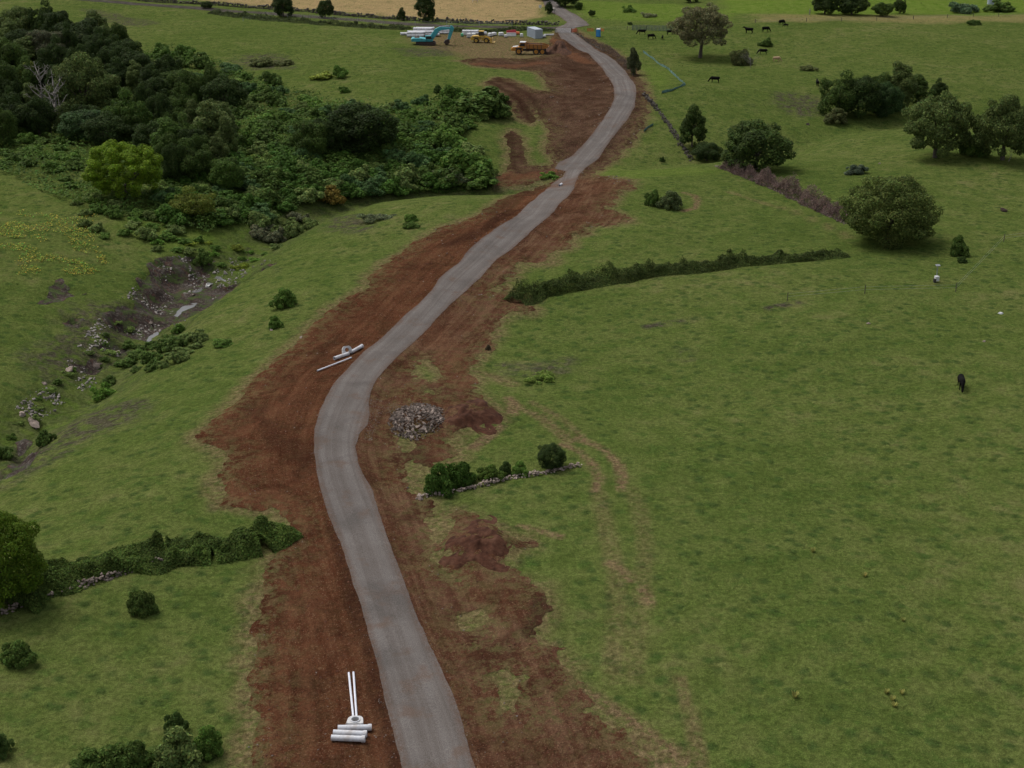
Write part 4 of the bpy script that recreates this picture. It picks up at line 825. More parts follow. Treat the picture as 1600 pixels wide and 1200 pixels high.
# dry stone walls
def stone_wall(Ppx, h, w, step, size, mat, label):
    L = poly3(Ppx, step); P = []; S = []
    for p in L:
        hh = h*(.6+.6*vnoise(np.array([p[0]*.5]), np.array([p[1]*.5]), 5)[0]); lay = max(1, int(hh/(size*1.1)))
        for k in range(lay):
            for q_ in range(2):
                x = p[0]+rng.uniform(-.5, .5)*w*(1-.4*k/lay); y = p[1]+rng.uniform(-.5, .5)*w*(1-.4*k/lay); P.append((x, y, float(hs(x, y)) + k*size*1.05)); S.append(size*rng.uniform(.6, 1.15))
    P = np.array(P); o3 = np.array([P[:,0].mean(), P[:,1].mean(), P[:,2].mean()])
    o = link('stone_wall', rocks_mesh('stone_wall', P-o3, np.array(S), None, .3), mat, None, o3); return tag(o, label, 'stone wall')
stone_wall([(-20,968),(40,944),(100,924),(150,910),(200,894),(250,880)], .7, .7, .3, .2, M['rock'], 'tumbled dry stone wall half hidden under the left hedge')
stone_wall([(652,778),(700,771),(760,758),(800,747),(850,740),(905,728)], .6, .6, .3, .18, M['rock'], 'short low dry stone wall with bushes right of the road')
stone_wall([(1006,148),(1030,175),(1048,200),(1062,225),(1080,250)], .9, 1.2, .5, .3, M['rockd'], 'brown stone wall running down beside the upper road')
stone_wall([(1120,260),(1180,284),(1240,311),(1320,350)], .5, .9, .5, .25, M['rock'], 'low stone wall buried under the dead brush row')
stone_wall([(-40,-22),(100,-9),(200,-1),(300,6),(400,13),(500,21),(600,29.5),(700,35),(800,38),(872,39)], 1.7, 1.0, .7, .45, M['rockd'], 'long dark stone wall along the upper side of the farm track')
stone_wall([(900,53),(920,66),(945,80)], .6, 1.6, .6, .3, M['rockd'], 'rough stony bank between upper road and portable toilet')

# ------------------------------------------------------------------ solids for made things
class MB:
    def __init__(s): s.V = []; s.F = []
    def add(s, V, Fc):
        b = len(s.V); s.V += [tuple(map(float, v)) for v in V]; s.F += [tuple(int(i)+b for i in f) for f in Fc]; return s
    def box(s, c, d, rot=None, taper=1.0):
        x, y, z = (v/2 for v in d); P = [(-x,-y,-z),(x,-y,-z),(x,y,-z),(-x,y,-z),(-x*taper,-y*taper,z),(x*taper,-y*taper,z),(x*taper,y*taper,z),(-x*taper,y*taper,z)]
        Rm = rot or Matrix(); P = [Rm @ Vector(p) + Vector(c) for p in P]
        return s.add(P, [(0,3,2,1),(4,5,6,7),(0,1,5,4),(1,2,6,5),(2,3,7,6),(3,0,4,7)])
    def prism(s, prof, y0, y1):
        """profile in xz, pushed from y0 to y1"""
        n = len(prof); P = [(x, y0, z) for x, z in prof] + [(x, y1, z) for x, z in prof]
        return s.add(P, [tuple(range(n)), tuple(range(2*n-1, n-1, -1))] + [(i, i+n, (i+1) % n+n, (i+1) % n) for i in range(n)])
    def cyl(s, a, b, r, n=14, r2=None, caps=True):
        V, Q = tube([a, b], [r, r if r2 is None else r2], n); Q = [tuple(q_) for q_ in Q]
        if caps: Q += [tuple(range(n-1, -1, -1)), tuple(range(n, 2*n))]
        return s.add(V, Q)
    def pipe(s, a, b, r, ri, n=18):
        a = np.array(a, float); b = np.array(b, float); V, Q = tube([a, b, b, a], [r, r, ri, ri], n)
        t = (b-a)/np.linalg.norm(b-a); u = np.cross(t, [0,0,1] if abs(t[2]) < .9 else [1,0,0]); u /= np.linalg.norm(u); w = np.cross(t, u)
        ring = lambda c, rr: [c + rr*(math.cos(2*math.pi*k/n)*u + math.sin(2*math.pi*k/n)*w) for k in range(n)]
        V = ring(a, r)+ring(b, r)+ring(b, ri)+ring(a, ri); Q = [(j*n+k, j*n+(k+1) % n, ((j+1) % 4)*n+(k+1) % n, ((j+1) % 4)*n+k) for j in range(4) for k in range(n)]
        return s.add(V, Q)
    def build(s, name, mat, parent=None, loc=None, bev=.0):
        me = bpy.data.meshes.new(name); me.from_pydata(s.V, [], s.F); me.update()
        bm = bmesh.new(); bm.from_mesh(me); bmesh.ops.recalc_face_normals(bm, faces=bm.faces)
        if bev:
            ed = [e for e in bm.edges if len(e.link_faces) == 2 and e.calc_face_angle(0) > .6]
            bmesh.ops.bevel(bm, geom=ed, offset=bev, segments=1, affect='EDGES', profile=.5, clamp_overlap=True)
        bm.to_mesh(me); bm.free(); return link(name, me, mat, parent, loc)
RX = lambda a: Matrix.Rotation(a, 4, 'X'); RY = lambda a: Matrix.Rotation(a, 4, 'Y'); RZ = lambda a: Matrix.Rotation(a, 4, 'Z')

# pipes
def socket_pipe(L=2.44, r=.22):
    m = MB(); m.pipe((0,0,0), (L-.22,0,0), r, r*.82); m.pipe((L-.26,0,0), (L,0,0), r*1.16, r*.84); return m
SP = socket_pipe().build('concrete_pipe', M['white']).data
TP = MB().pipe((0,0,0), (6,0,0), .085, .07).build('plastic_pipe', M['pvc']).data
for o in list(col.objects):
    if o.name in ('concrete_pipe', 'plastic_pipe'): bpy.data.objects.remove(o)
def lay_pipe(me, a, b, name, label, group, dz, length=None, cat='pipe'):
    a = at(*a); b = at(*b); d = (b-a); o = link(name, me, None, None, a); o.location.z = a.z + dz
    o.rotation_euler = (0, -math.atan2(float(hs(b.x, b.y))-a.z, math.hypot(d.x, d.y)), math.atan2(d.y, d.x)); tag(o, label, cat, group); return o
g = 'white concrete pipes laid on the red soil'
lay_pipe(SP, (528,1143), (578,1142), 'concrete_pipe', 'rearmost of three white concrete pipes at the bottom, next to the pit', g, .30)
lay_pipe(SP, (521,1150), (572,1152), 'concrete_pipe', 'middle one of three white concrete pipes at the bottom', g, .30)
lay_pipe(SP, (518,1158), (569,1160), 'concrete_pipe', 'front one of three white concrete pipes at the bottom', g, .30)
lay_pipe(SP, (522.5,563.5), (551,554), 'concrete_pipe', 'lower white concrete pipe of the set left of the road', g, .30)
lay_pipe(SP, (549,553.5), (568,543), 'concrete_pipe', 'upper white concrete pipe of the set, nearest the road', g, .30)
g = 'thin white plastic pipes'
lay_pipe(TP, (552.5,1126), (546,1062), 'plastic_pipe', 'left thin white pipe pointing up from the bottom pit', g, .11)
lay_pipe(TP, (557.5,1126), (553,1061), 'plastic_pipe', 'right thin white pipe pointing up from the bottom pit', g, .11)
lay_pipe(TP, (549,560), (492,582), 'plastic_pipe', 'long thin white pipe beside the upper pipe set', g, .11)
def pit(px, py, rz, label):
    p = at(px, py); t = thing('headwall_pit', label, 'concrete pit', p, rz, 'precast concrete pits')
    m = MB(); n = 24; hexa = []
    prof = [(-.62,-.42),(.62,-.42),(.55,.25),(.34,.5),(-.34,.5),(-.55,.25)]
    out = []; inn = []
    for k in range(n):
        a = 2*math.pi*k/n; d = np.array([math.cos(a), math.sin(a)]); best = 9
        for i in range(6):
            A = np.array(prof[i]); B = np.array(prof[(i+1) % 6]); e = B-A; den = d[0]*e[1]-d[1]*e[0]
            if abs(den) < 1e-9: continue
            s_ = (A[0]*e[1]-A[1]*e[0])/den; u_2 = (A[0]*d[1]-A[1]*d[0])/den
            if s_ > 0 and -1e-6 <= u_2 <= 1+1e-6: best = min(best, s_)
        out.append(d*best); inn.append(d*.29)
    V = [(*q_, z) for z in (0, .5) for q_ in out] + [(*q_, z) for z in (.5, .0) for q_ in inn]
    m.add(V, [(j*n+k, j*n+(k+1) % n, ((j+1) % 4)*n+(k+1) % n, ((j+1) % 4)*n+k) for j in range(4) for k in range(n)])
    m.build('pit_body', M['conc'], t); MB().pipe((0,0,.50), (0,0,.57), .36, .30).build('rim', M['white'], t); return t
pit(555.5,1133.5, 0, 'hexagonal precast concrete pit above the three bottom pipes')
pt_ = pit(541.5,552.5, .4, 'hexagonal precast concrete pit standing on edge beside the upper pipe set'); pt_.rotation_euler = (1.15, 0, .35); pt_.location.z += .45
o = link('pipe_offcut', MB().pipe((-.55,0,0), (.55,0,0), .24, .2).build('tmp', M['white']).data, None, None, at(876,291)); bpy.data.objects.remove(bpy.data.objects['tmp']); o.location.z += .3; o.rotation_euler = (0,0,1.15)
tag(o, 'short white pipe offcut lying on the creek crossing', 'pipe')

# stock of pipes behind the machines
g = 'white pipes stacked behind the excavator'
def stack(px, py, rz, rows, L, r, label, group, gap=2.15):
    p = at(px, py); me = socket_pipe(L, r).build('stock_pipe', M['white']); d = me.data; bpy.data.objects.remove(me); z = r*1.1
    for j, n in enumerate(rows):
        for k in range(n):
            x0, y0 = rng.uniform(-.4, .4), (k-(n-1)/2)*gap*r*1.1; c, s = math.cos(rz), math.sin(rz)
            o = link('stock_pipe', d, None, None, (p.x+c*x0-s*y0, p.y+s*x0+c*y0, z+float(p.z)+.05)); o.rotation_euler = (0, 0, rz+(math.pi if k % 2 else 0))
            if k % 2: o.location.x += c*L; o.location.y += s*L
            tag(o, label[j], 'pipe', group)
        z += r*1.95
stack(637,57,.05,(5,4),4.8,.36,('large white pipe in the lower layer of the stack behind the excavator','large white pipe in the second layer of the stack behind the excavator'),g)
stack(648,54,-.04,(5,4,3),5.4,.34,('white pipe in the bottom layer of the taller stack behind the excavator','white pipe in the middle layer of the taller stack behind the excavator','white pipe on top of the taller stack behind the excavator'),g)
stack(661,56,.1,(3,2),4.5,.34,('white pipe in the lower layer of the stack under the boom','white pipe in the upper layer of the stack under the boom'),g)
stack(688,53,.0,(2,1),3.0,.3,('white pipe in the low stack right of the boom','white pipe lying on top of the low stack right of the boom'),g)
stack(626,55,.2,(2,),3.4,.34,('white pipe lying loose at the left end of the pipe stacks',),g)
g = 'white pipes stacked behind the loader'
stack(723,53,-.02,(4,3),4.6,.26,('white pipe in the lower layer of the stack behind the loader','white pipe in the upper layer of the stack behind the loader'),g)
def pallet_load(px, py, size, mat, label, name, cat, rz=0, group=None):
    p = at(px, py); t = thing(name, label, cat, p, rz, group); w, d, h = size
    pl = MB(); [pl.box((0, y, .11), (w, .12, .03)) for y in np.linspace(-d/2+.06, d/2-.06, 5)]; [pl.box((x, 0, .05), (.1, d, .09)) for x in (-w/2+.05, 0, w/2-.05)]; pl.build('pallet', M['post'], t)
    m = MB(); m.box((0, 0, .13+h/2), (w*.95, d*.95, h), taper=.9); o = m.build('load', mat, t, bev=.12); return t
pallet_load(733,59,(1.5,1.2,1.1),M['conc'],'grey concrete blocks on a pallet left of the loader','pallet_load','pallet')
pallet_load(740,58,(1.3,1.2,1.0),M['offw'],'pale wrapped pallet just behind the loader','pallet_load','pallet')
for a in [(766,57,(1.4,1.2,.9),'left white bulk bag behind the loader bucket'),(772,55.5,(1.4,1.2,.8),'right white bulk bag behind the loader bucket'),(783,56,(1.5,1.2,.9),'white bulk bag alone between loader and red barriers')]:
    pallet_load(a[0], a[1], a[2], M['offw'], a[3], 'bulk_bag', 'bulk bag', rng.random(), 'white bulk bags')
def barrier(px, py, mat, rz, label):
    p = at(px, py); t = thing('water_barrier', label, 'barrier', p, rz, 'plastic road barriers')
    m = MB(); m.prism([(-.3,0),(.3,0),(.3,.25),(.12,.5),(.10,.95),(-.10,.95),(-.12,.5),(-.3,.25)], -.85, .85); m.build('barrier_body', mat, t, bev=.03); MB().box((0,0,.99), (.12,1.2,.06)).build('handle_rail', mat, t); return t
barrier(796,52.5,M['red'],1.5,'left red plastic barrier of the pair in the yard'); barrier(802,52,M['red'],1.6,'right red plastic barrier of the pair in the yard'); barrier(796,56.5,M['offw'],1.5,'left white plastic barrier in front of the red pair'); barrier(802,56.5,M['offw'],1.65,'right white plastic barrier in front of the red pair')
pallet_load(727,55,(1.3,1.1,1.3),M['offw'],'tall white wrapped pallet at the left end of the loader stack','pallet_load','pallet')
pallet_load(757,54.5,(1.6,1.1,.8),M['white'],'low white pallet behind the loader cab','pallet_load','pallet')
pallet_load(790,58.5,(1.0,.9,.7),M['offw'],'small white pallet in front of the white bags','pallet_load','pallet')
pallet_load(809,54,(1.2,.9,.7),M['safety'],'low orange bundle right of the red barriers','bundle','bundle')
pallet_load(722,57,(.9,.8,.8),simple('green_drum',(.10,.42,.22),.5,.1),'small green tub at the far left of the loader stack','crate','crate')
pallet_load(815,58,(1.0,.9,.9),M['offw'],'small white crate behind the dump truck','crate','crate')
o = link('stock_pipe', SP, None, None, at(850,56)); o.location.z += .3; o.rotation_euler = (0,0,.1); o.scale = (1.2,1,1); tag(o, 'single white pipe lying beside the container', 'pipe')
pallet_load(850,58.5,(1.2,1.0,.6),M['offw'],'low white bundle at the right of the container','bundle','bundle')

# shipping container
p = at(842,60.2); t = thing('shipping_container', 'pale grey-blue shipping container beside the site gate', 'container', p, R_(22))
w, L, h = 2.44, 6.06, 2.59
fr_ = MB()
for x in (-w/2+.07, w/2-.07):
    for y in (0.07, L-.07): fr_.box((x, y, h/2), (.14, .14, h))
    for z in (.08, h-.06): fr_.box((x, L/2, z), (.11, L-.28, .12))
for y in (.07, L-.07):
    for z in (.08, h-.06): fr_.box((0, y, z), (w-.28, .11, .12))
fr_.build('frame', M['cont'], t)
def corr(n, length):
    o = []; st = length/n
    for i in range(n): o += [(i*st, 0), (i*st+st*.35, 0), (i*st+st*.5, .045), (i*st+st*.85, .045)]
    return o + [(length, 0)]
for sx in (-1, 1):
    pr = corr(22, L-.3); V = [(sx*(w/2-.03-d), .15+a, z) for z in (.12, h-.1) for a, d in pr]; n = len(pr); MB().add(V, [(i, i+1, n+i+1, n+i) for i in range(n-1)]).build('side_wall', M['cont'], t)
pr = corr(9, w-.3); V = [(-w/2+.15+a, L-.03-d, z) for z in (.12, h-.1) for a, d in pr]; n = len(pr); MB().add(V, [(i, i+1, n+i+1, n+i) for i in range(n-1)]).build('end_wall', M['cont'], t)
MB().box((0, L/2, h-.05), (w-.2, L-.2, .06)).build('roof', M['cont'], t)
for sx in (-1, 1):
    dd = MB().box((sx*(w-.3)/4, .06, h/2), ((w-.32)/2, .05, h-.26)).build('door', M['cont'], t)
    rb = MB(); [rb.cyl((sx*x, .015, .2), (sx*x, .015, h-.2), .025, 8) for x in (.22, .62)]; rb.build('locking_bar', M['zinc'], dd)

# portable toilet
p = at(934.8,57.6); t = thing('portable_toilet', 'blue portable toilet with white roof right of the upper road', 'toilet', p, -.25)
MB().box((0,0,1.12), (1.15,1.15,2.1)).build('cabin', M['blue'], t, bev=.04); MB().box((0,0,2.27), (1.22,1.22,.2), taper=.75).build('roof', M['offw'], t); MB().box((0,-.59,1.1), (.75,.03,1.85)).build('door', simple('door_blue',(.05,.27,.58),.45,.1), t); MB().box((0,0,.06),(1.3,1.3,.12)).build('skid', M['black'], t); MB().cyl((.4,.4,2.2),(.4,.4,2.65),.05).build('vent_pipe', M['offw'], t)

# wheels
def wheel(parent, x, y, r, wd, rim, side=1):
    m = MB(); n = 20; prof = [(-.5,.62),(-.5,.9),(-.38,1),(.38,1),(.5,.9),(.5,.62)]; V = []; 
    for k in range(n):
        a = 2*math.pi*k/n
        for yy, rr in prof: V.append((r*rr*math.cos(a), yy*wd, r*rr*math.sin(a)))
    Fs = [(k*6+j, k*6+j+1, ((k+1) % n)*6+j+1, ((k+1) % n)*6+j) for k in range(n) for j in range(5)]
    m.add(V, Fs)
    for k in range(n): m.box((r*1.0*math.cos(2*math.pi*k/n), 0, r*1.0*math.sin(2*math.pi*k/n)), (.06*r, wd*.9, .1*r), RY(-2*math.pi*k/n))
    w_ = link('wheel', None, None, parent, (x, y, r)); o = m.build('tyre', M['black'], w_)
    MB().cyl((0,-wd*.42,0),(0,wd*.42,0), r*.62, 18).cyl((0,-wd*.47,0),(0,wd*.47,0), r*.2, 10).build('rim', rim, w_); return w_

# excavator, faces +x
p = at(665.5,69.8); t = thing('excavator', 'teal crawler excavator with raised bent boom in the yard', 'excavator', p, .06); t.scale = (1.12, 1.1, .86)
for y in (-1.3, 1.3):
    m = MB(); out = [(-2.3,.15),(-2.0,0),(2.0,0),(2.4,.2),(2.55,.5),(2.4,.8),(2.0,.98),(-2.0,.98),(-2.4,.8),(-2.55,.5),(-2.45,.25)]
    m.prism(out, y-.32, y+.32)
    for k in range(22): m.box((-2.1+k*.2, y, .99), (.1, .66, .06)); m.box((-2.1+k*.2, y, .01), (.1, .66, .05))
    tr_ = m.build('track', M['steelm'], t)
    m = MB(); [m.cyl((x, y-.36, .45), (x, y+.36, .45), .2, 12) for x in (-1.3,-.65,0,.65,1.3)]; [m.cyl((x, y-.37, .5), (x, y+.37, .5), .36, 14) for x in (-2.05,2.05)]; m.build('roller', M['black'], tr_)
MB().box((0,0,.75), (2.4,2.0,.45)).cyl((0,0,.9),(0,0,1.2),.75,20).build('undercarriage', M['steelm'], t)
MB().prism([(-3.0,1.2),(1.5,1.2),(1.6,1.5),(1.2,1.75),(-1.2,2.3),(-3.0,2.3)], -1.35, 1.35).build('engine_house', M['teal'], t, bev=.06)
MB().prism([(-3.6,1.25),(-3.0,1.2),(-3.0,2.3),(-3.3,2.3),(-3.65,1.9)], -1.38, 1.38).build('counterweight', M['teal'], t, bev=.06)
MB().box((-2.2,0,2.36), (1.2,1.8,.12)).cyl((-1.9,.7,2.4),(-1.9,.7,2.9),.09).build('engine_hood', M['steelm'], t)
cab = MB().prism([(-.1,1.3),(1.75,1.3),(1.75,1.9),(1.35,3.05),(-.1,3.05)], -1.35, -.35).build('cab', M['teal'], t, bev=.04)
MB().prism([(.05,2.0),(1.6,2.0),(1.28,2.95),(.05,2.95)], -1.375, -.325).build('cab_window', M['glass'], cab); 
MB().box((1.62,-.85,2.45),(.05,.8,.95),RY(-.335)).build('windscreen', M['glass'], cab)
bm_ = MB().prism([(.9,1.5),(1.7,1.3),(2.5,2.8),(3.4,4.2),(3.9,4.6),(6.6,4.85),(6.85,5.25),(6.4,5.5),(3.5,5.65),(2.4,5.0),(1.3,3.2)], -.1, .5).build('boom', M['teal'], t, bev=.03)
MB().cyl((1.5,.2,1.5),(3.0,.2,3.5),.11).build('hydraulic_ram', M['zinc'], bm_); MB().cyl((3.3,.2,5.6),(6.0,.2,6.1),.10).build('hydraulic_ram', M['zinc'], bm_)
st_ = MB().prism([(6.2,6.1),(6.8,5.8),(7.15,5.2),(6.05,1.5),(5.45,1.4),(5.4,1.75),(6.2,5.2)], -.05, .45).build('dipper_arm', M['teal'], t, bev=.03)
MB().cyl((6.3,.2,5.6),(5.6,.2,2.7),.09).build('bucket_ram', M['zinc'], st_)
MB().prism([(5.9,1.7),(5.45,1.75),(4.75,1.35),(4.5,.6),(4.9,.15),(5.5,.12),(6.0,.7)], -.5, .9).build('bucket', M['steelm'], t, bev=.03)

# wheel loader, bucket towards +x
p = at(753,66.5); t = thing('wheel_loader', 'yellow wheel loader parked in the yard between pipes and bags', 'loader', p, -.12)
for x, y in ((-1.5,-1.0),(-1.5,1.0),(1.4,-1.0),(1.4,1.0)): wheel(t, x, y, .72, .52, M['yellow'])
MB().prism([(-3.1,.75),(-.4,.75),(-.4,1.75),(-1.2,2.0),(-2.7,1.95),(-3.15,1.5)], -.95, .95).build('engine_cover', M['yellow'], t, bev=.08)
MB().box((.9,0,1.0),(1.9,.9,.8)).build('front_frame', M['yellow'], t, bev=.05)
cab = MB().prism([(-.9,1.7),(.65,1.7),(.75,2.2),(.45,3.15),(-.75,3.15)], -.75, .75).build('cab', M['glass'], t, bev=.03); MB().box((-.15,0,3.22),(1.5,1.65,.14)).build('cab_roof', M['yellow'], cab); MB().prism([(-.95,1.65),(.75,1.65),(.75,2.05),(-.95,2.0)], -.78, .78).build('cab_base', M['yellow'], cab)
for y in (-.55,.55): MB().prism([(.6,1.5),(.9,1.9),(2.0,1.6),(2.9,.75),(2.7,.5),(1.8,1.25)], y-.1, y+.1).build('lift_arm', M['yellow'], t)
MB().prism([(2.6,.1),(3.7,.08),(3.75,.14),(2.95,.3),(2.8,1.0),(3.05,1.35),(2.95,1.4),(2.6,1.0)], -1.3, 1.3).build('bucket', M['yellow'], t); 
for y in (-1.0,1.0): MB().prism([(-2.3,1.45),(-.7,1.45),(-.6,1.6),(-2.3,1.62)], y-.3, y+.3).build('mudguard', M['black'], t)

# articulated dump truck, cab towards -x
p = at(829,84.5); t = thing('dump_truck', 'orange articulated dump truck with brown muddy tray by the soil heap', 'dump truck', p, -.10)
for x in (-3.1, 1.6, 3.3):
    for y in (-1.15, 1.15): wheel(t, x, y, .85, .6, M['orange'])
MB().prism([(-5.2,.95),(-2.0,.95),(-2.0,2.0),(-3.2,2.05),(-5.0,1.75),(-5.3,1.4)], -.95, .95).build('hood', M['orange'], t, bev=.08)
MB().box((-4.1,0,1.98),(1.4,1.5,.1),RY(-.12)).build('hood_panel', M['offw'], t)
cab = MB().prism([(-3.1,1.75),(-1.35,1.75),(-1.3,3.1),(-2.75,3.15)], -1.0, 1.0).build('cab', M['orange'], t, bev=.05)
MB().prism([(-2.98,2.2),(-1.5,2.2),(-1.45,2.95),(-2.68,2.98)], -1.03, 1.03).build('cab_window', M['glass'], cab); MB().box((-2.93,0,2.6),(.06,1.7,.8),RY(.2)).build('windscreen', M['glass'], cab); MB().box((-2.05,0,3.2),(1.6,2.05,.12)).build('cab_roof', M['offw'], cab)
for y in (-1.15,1.15): MB().prism([(-4.0,1.6),(-3.9,1.85),(-2.3,1.85),(-2.1,1.6),(-2.2,1.55),(-3.9,1.55)], y-.35, y+.35).build('mudguard', M['black'], t)
MB().box((.7,0,1.1),(5.8,.9,.45)).cyl((-1.2,0,1.1),(-.4,0,1.1),.4).build('chassis', M['steelm'], t)
d_ = MB().prism([(-1.1,1.75),(3.6,1.55),(4.9,2.1),(4.9,2.35),(3.6,2.75),(-1.1,2.85)], -1.45, -1.33).prism([(-1.1,1.75),(3.6,1.55),(4.9,2.1),(4.9,2.35),(3.6,2.75),(-1.1,2.85)], 1.33, 1.45).prism([(-1.1,1.65),(3.6,1.45),(4.9,2.05),(4.9,2.12),(3.6,1.6),(-1.1,1.8)], -1.33, 1.33).prism([(-1.25,1.7),(-1.1,1.7),(-1.1,3.2),(-1.3,3.2)], -1.4, 1.4).build('tray', simple('worn_orange',(.36,.15,.03),.7,.2,2,grime=(.10,.05,.028)), t)
rb = MB(); [rb.box((x, s*1.5, 2.2), (.12, .1, 1.05)) for x in (-.2,.9,2.0,3.1) for s in (-1,1)]; rb.build('tray_rib', M['steelm'], d_)
MB().prism([(-1.0,1.8),(3.6,1.6),(4.4,2.0),(3.0,2.6),(.5,2.75),(-1.0,2.6)], -1.32, 1.32).build('soil_load', simple('wet_soil',(.062,.032,.02),.95,.5,3,spec=.1), t)
MB().cyl((-1.25,-1.1,1.6),(-1.25,-1.1,3.4),.09).build('exhaust_stack', M['zinc'], t)

# gate, barriers, posts, fences
def fence(Ppx, step, hgt, label, wires=(.35,.7,1.05), r=.06, name='wire_fence', pm=None):
    L = poly3(Ppx, step); o3 = Vector((L[0][0], L[0][1], float(hs(*L[0])))); t = thing(name, label, 'fence', o3)
    pts = [Vector((x, y, float(hs(x, y))))-o3 for x, y in L]; me = MB().cyl((0,0,-.2),(0,0,hgt), r, 7).build('post', pm or M['post'], t, pts[0]).data
    for q_ in pts[1:]: o = link('post', me, None, t, q_); o.rotation_euler = (rng.normal()*.05, rng.normal()*.05, 0)
    for wz in wires:
        m = MB()
        for a, b in zip(pts[:-1], pts[1:]): m.cyl(a+Vector((0,0,wz)), b+Vector((0,0,wz)), .008, 4)
        m.build('wire', M['zinc'], t)
    return t
fence([(1180,36),(1260,34),(1315,33.5),(1370,32.5),(1427,30.5),(1480,28),(1560,26),(1640,25)], 10.5, 1.2, 'wire fence with dark posts across the far right pasture', r=.09)
fence([(930,49),(980,47),(1010,47),(1060,48)], 6, 1.2, 'wire fence from the portable toilet to the netting', r=.08)
fence([(1700,360),(1568,378),(1493,456),(1351,459),(1230,470)], 60, 1.25, 'sparse wire fence with thin posts below the spreading tree', wires=(1.0,.6), r=.055)
fence([(380,33),(415,24),(520,31),(600,39),(698,39),(800,41)], 9, 1.3, 'post fence along the upper farm track', r=.07, pm=M['zinc'])
def gate(a, b, h, label):
    a = at(*a); b = at(*b); d = b-a; L = math.hypot(d.x, d.y); t = thing('farm_gate', label, 'gate', a, math.atan2(d.y, d.x))
    m = MB(); [m.cyl((0,0,z),(L,0,z),.04,8) for z in (.25,.5,.75,1.0,h)]; [m.cyl((x,0,.2),(x,0,h),.045,8) for x in (0,L)]; m.cyl((0,0,.2),(L/2,0,h),.035,6).cyl((L/2,0,h),(L,0,.2),.035,6); m.build('gate_frame', M['offw'], t)
    for x in (-.12, L+.12): MB().cyl((x,0,-.2),(x,0,1.5),.1,10).build('gate_post', M['post'], t)
gate((868,51.5),(892,51), 1.25, 'pale tubular steel gate across the top of the new road')
def mesh_panel(a, b, h, mat, label, name, cat, step=.35, posts=2.2):
    a = at(*a); b = at(*b); d = b-a; L = math.hypot(d.x, d.y); t = thing(name, label, cat, a, math.atan2(d.y, d.x)); dz = d.z/L
    m = MB(); n = max(2, int(L/step))
    for k in range(n): x = L*k/(n-1); m.box((x, 0, h/2+dz*x), (step*.55, .03, h*.96))
    for z in ((.15, .5, .85) if mat != M['net'] else ()): m.box((L/2, 0, h*z+dz*L/2), (L, .035, h*.12))
    m.build('mesh_panel', mat, t); q_ = max(2, int(L/posts)+1)
    for k in range(q_): x = L*k/(q_-1); MB().cyl((x,.05,-.1+dz*x),(x,.05,h+.15+dz*x),.035,6).build('stake', M['post'], t)
    return t
mesh_panel((893.5,51),(901,50), 1.1, M['safety'], 'orange barrier mesh right beside the site gate', 'barrier_mesh', 'barrier'); mesh_panel((918,49),(927,49), .9, M['safety'], 'orange barrier mesh left of the portable toilet', 'barrier_mesh', 'barrier'); mesh_panel((937,48.5),(943,49), .8, M['safety'], 'orange barrier mesh scrap right of the portable toilet', 'barrier_mesh', 'barrier')
mesh_panel((988,47.5),(1056,49), 1.7, M['net'], 'long grey netting fence left of the pale pasture tree', 'netting_fence', 'fence', .4, 3)
def silt(Ppx, h, label, w=.0):
    L = poly3(Ppx, 1.5); o3 = Vector((L[0][0], L[0][1], float(hs(*L[0])))); t = thing('silt_fence', label, 'silt fence', o3); V = []; Fs = []
    for i, (x, y) in enumerate(L):
        hh = h*(.55+.6*rng.random()); z = float(hs(x, y)); b = np.array([x, y, z])-np.array(o3); n = rng.normal(size=2)*.12
        V += [tuple(b+[0,0,-.05]), tuple(b+[n[0], n[1], hh]), tuple(b+[n[0]+.03, n[1]+.03, hh]), tuple(b+[.03,.03,-.05])]
        if i: k = 4*i; Fs += [(k-4,k,k+1,k-3),(k-3,k+1,k+2,k-2),(k-2,k+2,k+3,k-1)]
    MB().add(V, Fs).build('fabric', M['silt'], t)
    for i, (x, y) in enumerate(L):
        if i % 2 == 0: b = Vector((x, y, float(hs(x, y))))-o3; MB().cyl(b+Vector((0,.05,-.1)), b+Vector((0,.05,h+.2)), .03, 6).build('stake', M['post'], t)
silt([(1005,82),(1022,94),(1040,106),(1057,121),(1071,133),(1050,142),(1034,146)], .55, 'sagging teal silt fence zigzagging across the pasture by the upper road')
silt([(1006,206),(1012,200),(1020,196)], .6, 'short torn teal silt fence piece beside the upper road')
# water pump station in the pasture
p = at(1463,441); t = thing('pump_station', 'white box with a thin pole and small panel alone in the right pasture', 'pump station', p, .2)
MB().box((0,0,.55),(.55,.5,.7)).build('cabinet', M['offw'], t, bev=.03); MB().box((-.3,-.05,.3),(.3,.4,.5)).build('pump', M['black'], t); MB().cyl((.1,.3,-.1),(.1,.3,2.4),.06,8).build('pole', M['zinc'], t); MB().box((.1,.3,2.35),(.62,.4,.05),RX(.35)).build('panel', M['zinc'], t)
m = MB(); V_ = []; 
for k in range(9): a = 2*math.pi*k/9; V_.append((.55*math.cos(a)*(1+.3*rng.normal()), .3*math.sin(a)*(1+.3*rng.normal()), 0))
V2 = [(x*.6, y*.6, .22+.08*rng.random()) for x, y, _ in V_]; m.add(V_+V2, [tuple(range(8,-1,-1)), tuple(range(9,18))]+[(i,(i+1)%9,9+(i+1)%9,9+i) for i in range(9)])
o = m.build('white_sack', M['offw'], None, at(1564,490)); o.scale = (.72,.72,.72); tag(o, 'crumpled white sack lying in the right pasture near the edge', 'sack')
